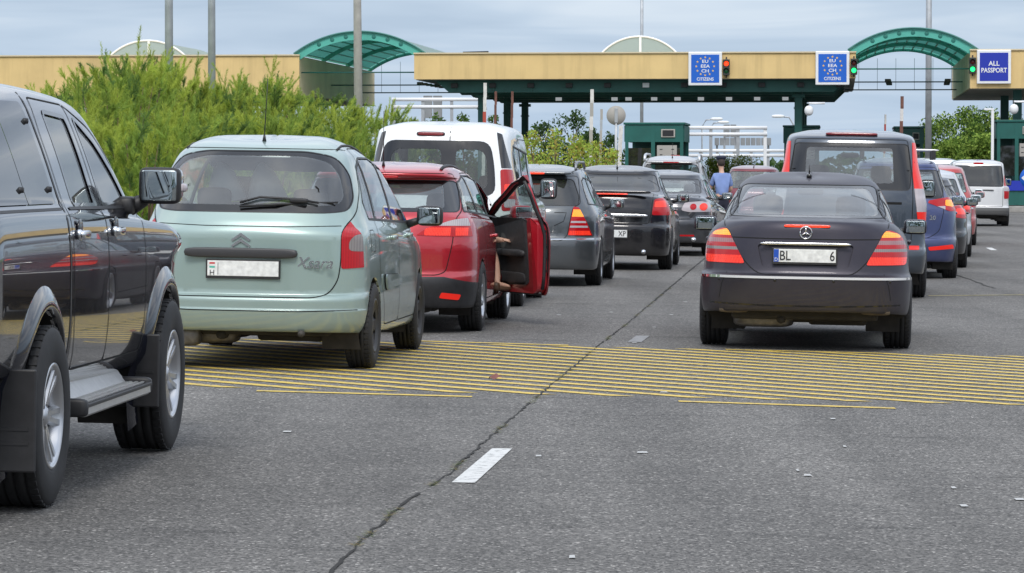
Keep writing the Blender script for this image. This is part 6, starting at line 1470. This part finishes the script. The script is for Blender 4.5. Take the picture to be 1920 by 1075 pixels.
def hatch_blue():
    L, W, H = 4.1, .88, 1.72; P = paint('paint_blue', (.035, .05, .15), .5, .28, dirt=.3)
    K = gen_keys(W, L, H, 'hatch', 1.05, .56, .15, .50, .60, .26, base=1.16)
    c = basic('hatchback_car', 'blue compact with white roof bars, showing to the right of the grey van', (5.54, 49.9), 5.2, K, L, P, (.75, 3.3), .31, QR, W=W, H=H, belt=1.05, D=[(.5, 1.18), (2.9, 1.08), (2.6, 1.25), (2.1, 1.5), (.9, 1.60), (.7, 1.55)], pil=(1.05, 1.85), dr=(1.0, 1.85, 2.8), wz=(1.1, 1.58), ztop=1.66)
    glz(c, sym([(.64, 1.17), (.66, 1.3), (.58, 1.58)]), .06, GLC, border=sym([(.55, 1.2), (.5, 1.55)]))
    A = c.back2('tail_light', rpoly([(.40, 1.0), (.44, 1.14), (.72, 1.19), (.90, 1.16), (.90, .93), (.74, .99)], .02), REDL, off=.006, lim=.8, nmin=-.08)
    for q, sx in enumerate((1, -1)):
        c.cut('reverse_lamp', [(sx*x, z) for x, z in [(.44, .99), (.44, 1.05), (.68, 1.06), (.68, .99)]], 'back', CLEAR, over=(A[q],), parent=A[q], off=.008, lim=.8, nmin=-.08)
        c.cut('indicator', [(sx*x, z) for x, z in rpoly([(.68, 1.07), (.68, 1.15), (.80, 1.15), (.80, 1.05)], .02)], 'back', AMBL, over=(A[q],), parent=A[q], off=.009, lim=.8, nmin=-.08)
        c.cut('fog_reflector', [(sx*x, z) for x, z in rpoly([(.46, .42), (.44, .47), (.80, .51), (.82, .45)], .02)], 'back', REDT, off=.006)
    t = c.cut('tailgate', rpoly(sym([(.45, .60), (.60, .70), (.66, .98), (.66, 1.2), (.56, 1.62)]), .06), 'back', P, line=.009)
    complete(c); rt = c.root; p, _ = c.hit('back', .50, .89)
    m = MB(); text_mb(m, '20', .09, CHROME, (.50, p.y-.022, .89), bold=.001); m.build('lettering', rt)
    for y in (.95, 1.9):
        m = MB(); wh = mat('white_bar', (.7, .71, .72), .3, .3); m.sup((0, y, 1.87), (.60, .035, .016), wh, .5, .15)
        for sx in (-1, 1): m.box((sx*.52, y, 1.80), (.06, .09, .14), BLACK, bev=.01)
        m.build('roof_bar', rt)
def far_right():
    spec = [('saloon_car', 'black saloon with pale reflections on its roof, directly ahead of the blue compact', (6.36, 55.2), 'paint_black', (.012, .012, .015), 1.47, 'sedan', 'alloy5'),
            ('estate_car', 'silver estate between the black saloon and the salmon red hatchback', (7.36, 62.2), 'paint_silver', (.50, .51, .52), 1.56, 'hatch', 'alloy7'),
            ('hatchback_car', 'salmon red hatchback with a dark rear screen, left of the white van at the booth', (8.76, 72.0), 'paint_salmon', (.45, .05, .045), 1.66, 'hatch', 'alloy5'),
            ('estate_car', 'white estate, last of the right lane before the booths', (10.07, 82.0), 'paint_white', (.80, .82, .82), 1.52, 'hatch', 'alloy7')]
    for nm, lb, loc, pn, col, H, kd, rim in spec:
        L, W = 4.4, .88; P = paint(pn, col, .4, .3, dirt=.3)
        K = gen_keys(W, L, H, kd, .98, .56, .62 if kd == 'sedan' else .16, 1.1 if kd == 'sedan' else .45, .60, .25, base=1.10, deck=1.04)
        c = basic(nm, lb, loc, 7.2, K, L, P, (.95, 3.55), .31, QR, W=W, H=H, D=[(.6, 1.06), (3.1, 1.0), (2.8, 1.12), (2.35, H-.2), (1.6, H-.13), (1.1, H-.15)], pil=(1.2, 2.05), dr=(1.15, 2.05, 3.0), rim=rim, wz=(1.04, H-.14), ztop=H-.03)
        glz(c, sym([(.66, 1.12), (.56, H-.14)]), .05, GL)
        A = c.back2('tail_light', rpoly([(.60, .84), (.64, 1.0), (.76, 1.03), (.90, .98), (.90, .80)], .03), REDL, off=.006, lim=.8, nmin=-.08)
        for q, sx in enumerate((1, -1)): c.cut('brake_lamp', [(sx*x, z) for x, z in rpoly([(.68, .88), (.69, .97), (.82, .97), (.84, .87)], .02)], 'back', REDB, over=(A[q],), parent=A[q], off=.008, lim=.8, nmin=-.08)
        c.cut('boot_lid' if kd == 'sedan' else 'tailgate', rpoly(sym([(.56, .62), (.63, .9), (.62, 1.06)]), .03), 'back', P, line=.009, lim=.5)
        complete(c); c.plate(0, .78)
def van_booth():
    L, W, H = 4.25, .90, 1.84; P = paint('paint_pearl', (.66, .66, .66), .2, .35, dirt=.4)
    K = gen_keys(W, L, H, 'van', 1.10, .70, .10, .26, .55, .32, base=1.18, hood=1.0, gw=.82)
    c = basic('small_van', 'silvery white van with a full-width dark rear window, alone at the right-hand booth', (13.05, 97.2), 5.4, K, L, P, (.85, 3.5), .32, 'cars queuing in the far right lane', 'van', W, 1.12, H, D=[(.75, 1.2), (3.25, 1.14), (3.0, 1.38), (2.6, 1.58), (.8, 1.66)], pil=(1.5, 2.35), dr=(1.3, 2.35, 3.3), wz=(1.18, 1.66), wx=(.72, .62), ztop=1.7)
    glz(c, sym([(.70, 1.12), (.71, 1.3), (.66, 1.70)]), .06, GLD)
    A = c.back2('tail_light', rpoly([(.73, .78), (.72, 1.44), (.80, 1.44), (.92, 1.2), (.92, .8)], .03), REDL, off=.006, lim=.8, nmin=-.08)
    for q, sx in enumerate((1, -1)): c.cut('reverse_lamp', [(sx*x, z) for x, z in [(.72, 1.0), (.72, 1.14), (.95, 1.14), (.95, 1.0)]], 'back', CLEAR, over=(A[q],), parent=A[q], off=.008, lim=.8, nmin=-.08)
    c.cut('rear_door', rpoly(sym([(.69, .56), (.70, 1.2), (.64, 1.78)]), .03), 'back', P, line=.012, nmin=-.01)
    c.cut('lower_bumper', sym([(.8, .15), (1.0, .3), (1.0, .53)]), 'back', mat('grey_bumper', (.10, .10, .10), .6), lim=.9, nmin=.8, off=.002)
    complete(c, mz=1.25, shell=BLACK, mr=(.1, .05, .11)); p, _ = c.hit('back', 0, 1.76); m = MB(); m.sup((0, p.y-.01, 1.765), (.14, .012, .03), REDL, .5, .3); m.build('high_brake_light', c.root)
    c.line([(-.3, .98), (.3, .98)], 'back', .02) if False else None
    p, _ = c.hit('back', .2, 1.02); m = MB(); m.sup((.28, p.y-.012, 1.02), (.16, .012, .015), BLACK, .5, .3); m.build('door_handle', c.root); c.plate(-.25, .88)
def minibus():
    L, W, H = 5.6, .98, 1.95; P = paint('paint_white', (.80, .82, .82), 0, .35, dirt=.25)
    K = gen_keys(W, L, H, 'van', 1.22, .80, .10, .22, .55, .32, base=1.28, hood=1.15, gw=.92)
    c = basic('minibus', 'white minibus just showing beyond the right lane, left of the silvery van', (14.1, 116), 5.4, K, L, P, (1.1, 4.6), .34, 'cars queuing in the far right lane', 'minibus', W, 1.22, H, D=[(.5, 1.3), (4.5, 1.24), (4.2, 1.5), (3.9, 1.72), (.6, 1.76)], pil=(1.6, 2.7, 3.6), dr=(1.8, 3.0, 4.4), wz=(1.3, 1.78), wx=(.8, .7), ztop=1.82)
    glz(c, sym([(.78, 1.3), (.74, 1.78)]), .06, GLD)
    c.back2('tail_light', rpoly([(.82, .8), (.81, 1.2), (.92, 1.2), (.98, .8)], .03), REDL, off=.006, lim=.8, nmin=-.08); complete(c, mz=1.5, shell=BLACK)
# ------------------------------------------------------------------ people
def skin_body(name, J, E, parent=None, mats=(), matf=None, sub=2, root='pelvis'):
    """one continuous surface grown round a jointed skeleton"""
    names = list(J); me = bpy.data.meshes.new(name); me.from_pydata([J[n][0] for n in names], [(names.index(a), names.index(b)) for a, b in E], [])
    o = bpy.data.objects.new(name, me); C.objects.link(o); o.modifiers.new('s', 'SKIN'); sd_ = o.modifiers.new('u', 'SUBSURF'); sd_.levels = sub; sd_.render_levels = sub
    for i, n in enumerate(names):
        r = J[n][1]; r = r if isinstance(r, tuple) else (r, r); me.skin_vertices[0].data[i].radius = r; me.skin_vertices[0].data[i].use_root = (n == root)
    dg = bpy.context.evaluated_depsgraph_get(); dg.update(); m2 = bpy.data.meshes.new_from_object(o.evaluated_get(dg)); bpy.data.objects.remove(o)
    m2.name = name; m2.materials.clear()
    for m in mats: m2.materials.append(m)
    for p in m2.polygons: p.use_smooth = True; p.material_index = matf(p.center) if matf else 0
    o = bpy.data.objects.new(name, m2); C.objects.link(o); 
    if parent: o.parent = parent
    return o
def fingers(J, E, hand, wrist, palm, curl, sg=1, s=1.0):
    """five fingers of unequal length rooted in the palm"""
    palm = Vector(palm); wrist = Vector(wrist); d = (palm-wrist).normalized(); curl = Vector(curl).normalized(); side = d.cross(curl).normalized()
    for i, (off, ln) in enumerate(((-.030, .075), (-.010, .085), (.010, .08), (.029, .062))):
        b = palm+side*off*s+d*.03*s; m1 = b+d*ln*.5*s+curl*.012*s; m2 = m1+d*ln*.38*s+curl*.03*s
        J[hand+'f%d' % i] = (tuple(b), .0095*s); J[hand+'g%d' % i] = (tuple(m1), .0085*s); J[hand+'h%d' % i] = (tuple(m2), .007*s); E += [(hand, hand+'f%d' % i), (hand+'f%d' % i, hand+'g%d' % i), (hand+'g%d' % i, hand+'h%d' % i)]
    b = palm-side*.035*s*sg-d*.02*s; m1 = b-side*.022*s*sg+d*.03*s+curl*.01*s; m2 = m1+d*.03*s+curl*.01*s
    J[hand+'t0'] = (tuple(b), .011*s); J[hand+'t1'] = (tuple(m1), .0095*s); J[hand+'t2'] = (tuple(m2), .008*s); E += [(hand, hand+'t0'), (hand+'t0', hand+'t1'), (hand+'t1', hand+'t2')]
def officer():
    x, Y = 4.20, 69.3; r = empty('person', (x, Y, gz(x)), (0, 0, R(8))); r.scale = (.80, .9, .975); tag(r, 'officer in pale blue shirt and dark cap, standing beside the slate saloon', 'person')
    SH = mat('shirt_blue', (.19, .27, .52), .8, noise=(9, .1)); TR = mat('trousers_navy', (.02, .022, .04), .85); CP = mat('cap_navy', (.02, .025, .05), .7); HR = mat('hair_dark', (.04, .03, .025), .8)
    J = {'pelvis': ((0, 0, 1.0), (.15, .12)), 'waist': ((0, 0, 1.12), (.145, .115)), 'chest': ((-.01, .02, 1.36), (.17, .125)), 'neckb': ((-.01, .03, 1.52), (.075, .07)), 'neck': ((-.01, .04, 1.60), (.058, .06)), 'headl': ((-.02, .05, 1.68), (.075, .085)), 'headu': ((-.02, .05, 1.79), (.078, .09)),
         'shl': ((-.19, .03, 1.47), .062), 'ell': ((-.26, .16, 1.22), .046), 'wrl': ((-.20, .40, 1.13), .032), 'hl': ((-.19, .46, 1.12), (.04, .022)),
         'shr': ((.18, .03, 1.47), .062), 'elr': ((.25, .08, 1.20), .046), 'wrr': ((.14, .30, 1.10), .032), 'hr': ((.10, .35, 1.10), (.04, .022)),
         'hipl': ((-.10, 0, .92), .095), 'knl': ((-.12, .02, .52), .065), 'anl': ((-.12, 0, .10), .045), 'tol': ((-.13, .18, .05), .04), 'hipr': ((.10, 0, .92), .095), 'knr': ((.12, .03, .52), .065), 'anr': ((.13, 0, .10), .045), 'tor': ((.15, .18, .05), .04)}
    E = [('pelvis', 'waist'), ('waist', 'chest'), ('chest', 'neckb'), ('neckb', 'neck'), ('neck', 'headl'), ('headl', 'headu'), ('chest', 'shl'), ('shl', 'ell'), ('ell', 'wrl'), ('wrl', 'hl'), ('chest', 'shr'), ('shr', 'elr'), ('elr', 'wrr'), ('wrr', 'hr'), ('pelvis', 'hipl'), ('hipl', 'knl'), ('knl', 'anl'), ('anl', 'tol'), ('pelvis', 'hipr'), ('hipr', 'knr'), ('knr', 'anr'), ('anr', 'tor')]
    fingers(J, E, 'hl', (-.20, .40, 1.13), (-.19, .46, 1.12), (0, 0, -1)); fingers(J, E, 'hr', (.14, .30, 1.10), (.10, .35, 1.10), (0, 0, -1), -1)
    skin_body('body', J, E, r, (SKIN, TR), lambda c: 1 if (c.z < 1.06 and abs(c.y) < .22 and (c.z < .95 or abs(c.x) < .18)) or c.z < .8 else 0)
    J2 = {'pelvis': ((0, 0, 1.04), (.165, .135)), 'waist': ((0, 0, 1.14), (.165, .135)), 'chest': ((-.01, .02, 1.37), (.19, .145)), 'neckb': ((-.01, .03, 1.51), (.095, .09)), 'shl': ((-.19, .03, 1.47), .080), 'ell': ((-.25, .12, 1.27), .066), 'shr': ((.18, .03, 1.47), .080), 'elr': ((.245, .07, 1.25), .066)}
    skin_body('shirt', J2, [('pelvis', 'waist'), ('waist', 'chest'), ('chest', 'neckb'), ('chest', 'shl'), ('shl', 'ell'), ('chest', 'shr'), ('shr', 'elr')], r, (SH,))
    f = MB(); f.sup((-.02, .05, 1.86), (.105, .12, .035), CP, .7, 1, 10, 24); f.lathe([(.0, 1.90), (.10, 1.895), (.135, 1.87), (.12, 1.835), (.098, 1.82), (.096, 1.78)], CP, 28, 'z', (-.02, .05, 0)); f.sup((-.02, .17, 1.785), (.07, .05, .01), GLOSSB, .6, .8); f.build('cap', r)
    f = MB(); f.sup((-.02, .025, 1.76), (.094, .105, .085), HR, .8, 1, 10, 20); f.build('hair', r)
    f = MB(); f.sup((-.02, .155, 1.71), (.015, .025, .022), SKIN, .8, .8)
    for sx in (-1, 1): f.sup((-.02+sx*.082, .05, 1.72), (.012, .022, .03), SKIN, .8, .8)
    f.build('face', r)
    f = MB(); f.sup((0, 0, 1.035), (.172, .142, .025), BLACK, .3, .9, 8, 24); f.build('belt', r)
    for sx in (-1, 1): f = MB(); f.sup((sx*.135, .07, .045), (.055, .15, .05), BLACK, .6, .8); f.build('shoe', r)
def passenger(car):
    m = car.root; r = empty('person', m.location, m.rotation_euler); tag(r, 'passenger with a bare leg and hand reaching out of the open red car door', 'person')
    DR = mat('dark_skirt', (.03, .03, .04), .85); SHO = mat('shoe_brown', (.09, .05, .03), .5)
    J = {'pelvis': ((.40, 2.40, .60), (.15, .13)), 'waist': ((.40, 2.34, .76), (.13, .11)), 'chest': ((.40, 2.30, .98), (.15, .11)), 'neckb': ((.40, 2.30, 1.12), (.07, .065)), 'neck': ((.40, 2.31, 1.18), .055), 'headl': ((.42, 2.34, 1.26), (.07, .08)), 'headu': ((.42, 2.34, 1.36), (.075, .085)),
         'shr': ((.57, 2.32, 1.06), .055), 'elr': ((.74, 2.52, .84), .042), 'wrr': ((.87, 2.74, .80), .030), 'hr': ((.925, 2.78, .80), (.035, .02)), 'shl': ((.23, 2.32, 1.06), .055), 'ell': ((.20, 2.48, .82), .042), 'wrl': ((.28, 2.68, .76), .03), 'hl': ((.30, 2.74, .76), (.035, .02)),
         'hipr': ((.50, 2.44, .60), .095), 'knr': ((.79, 2.84, .70), .062), 'car': ((.83, 2.83, .56), .056), 'anr': ((.865, 2.79, .42), .036), 'her': ((.86, 2.765, .375), .034), 'tor': ((.985, 2.86, .335), (.036, .022)),
         'hipl': ((.30, 2.44, .60), .095), 'knl': ((.34, 2.90, .70), .062), 'anl': ((.36, 3.10, .34), .036), 'tol': ((.36, 3.26, .28), (.035, .022))}
    E = [('pelvis', 'waist'), ('waist', 'chest'), ('chest', 'neckb'), ('neckb', 'neck'), ('neck', 'headl'), ('headl', 'headu'), ('chest', 'shr'), ('shr', 'elr'), ('elr', 'wrr'), ('wrr', 'hr'), ('chest', 'shl'), ('shl', 'ell'), ('ell', 'wrl'), ('wrl', 'hl'), ('pelvis', 'hipr'), ('hipr', 'knr'), ('knr', 'car'), ('car', 'anr'), ('anr', 'her'), ('her', 'tor'), ('pelvis', 'hipl'), ('hipl', 'knl'), ('knl', 'anl'), ('anl', 'tol')]
    fingers(J, E, 'hr', (.87, 2.74, .80), (.925, 2.78, .80), (0, 0, -1)); fingers(J, E, 'hl', (.28, 2.68, .76), (.30, 2.74, .76), (0, 0, -1), -1)
    skin_body('body', J, E, r, (SKIN,))
    J2 = {'pelvis': ((.40, 2.40, .61), (.17, .15)), 'waist': ((.40, 2.34, .76), (.145, .125)), 'chest': ((.40, 2.30, .98), (.165, .125)), 'neckb': ((.40, 2.30, 1.09), (.085, .08)), 'shr': ((.57, 2.32, 1.06), .07), 'elr': ((.63, 2.40, .97), .06), 'shl': ((.23, 2.32, 1.06), .07), 'ell': ((.21, 2.38, .95), .06), 'hipr': ((.50, 2.44, .60), .11), 'thr': ((.66, 2.66, .64), .085), 'hipl': ((.30, 2.44, .60), .11), 'thl': ((.33, 2.70, .66), .085)}
    skin_body('dress', J2, [('pelvis', 'waist'), ('waist', 'chest'), ('chest', 'neckb'), ('chest', 'shr'), ('shr', 'elr'), ('chest', 'shl'), ('shl', 'ell'), ('pelvis', 'hipr'), ('hipr', 'thr'), ('pelvis', 'hipl'), ('hipl', 'thl')], r, (DR,))
    f = MB(); f.sup((.42, 2.31, 1.37), (.095, .105, .10), mat('hair_brown', (.07, .04, .025), .8), .8, 1, 10, 20); f.build('hair', r)
    f = MB(); f.sup((.915, 2.81, .330), (.04, .115, .024), SHO, .6, .8, rot=Matrix.Rotation(R(-52), 3, 'Z')); f.sup((.857, 2.765, .345), (.04, .045, .045), SHO, .6, .8); f.tube([(.852, 2.76, .32), (.85, 2.765, .285)], [.02, .012], SHO, 8); f.build('shoe', r)
saloon(); mpv(); pickup(); ec = estate()
van_white(); wagon_grey(); sedan_black(); sedan_slate(); suv_silver(); mpv_maroon(); van_grey(); hatch_blue(); far_right(); van_booth(); minibus()
officer(); passenger(ec)
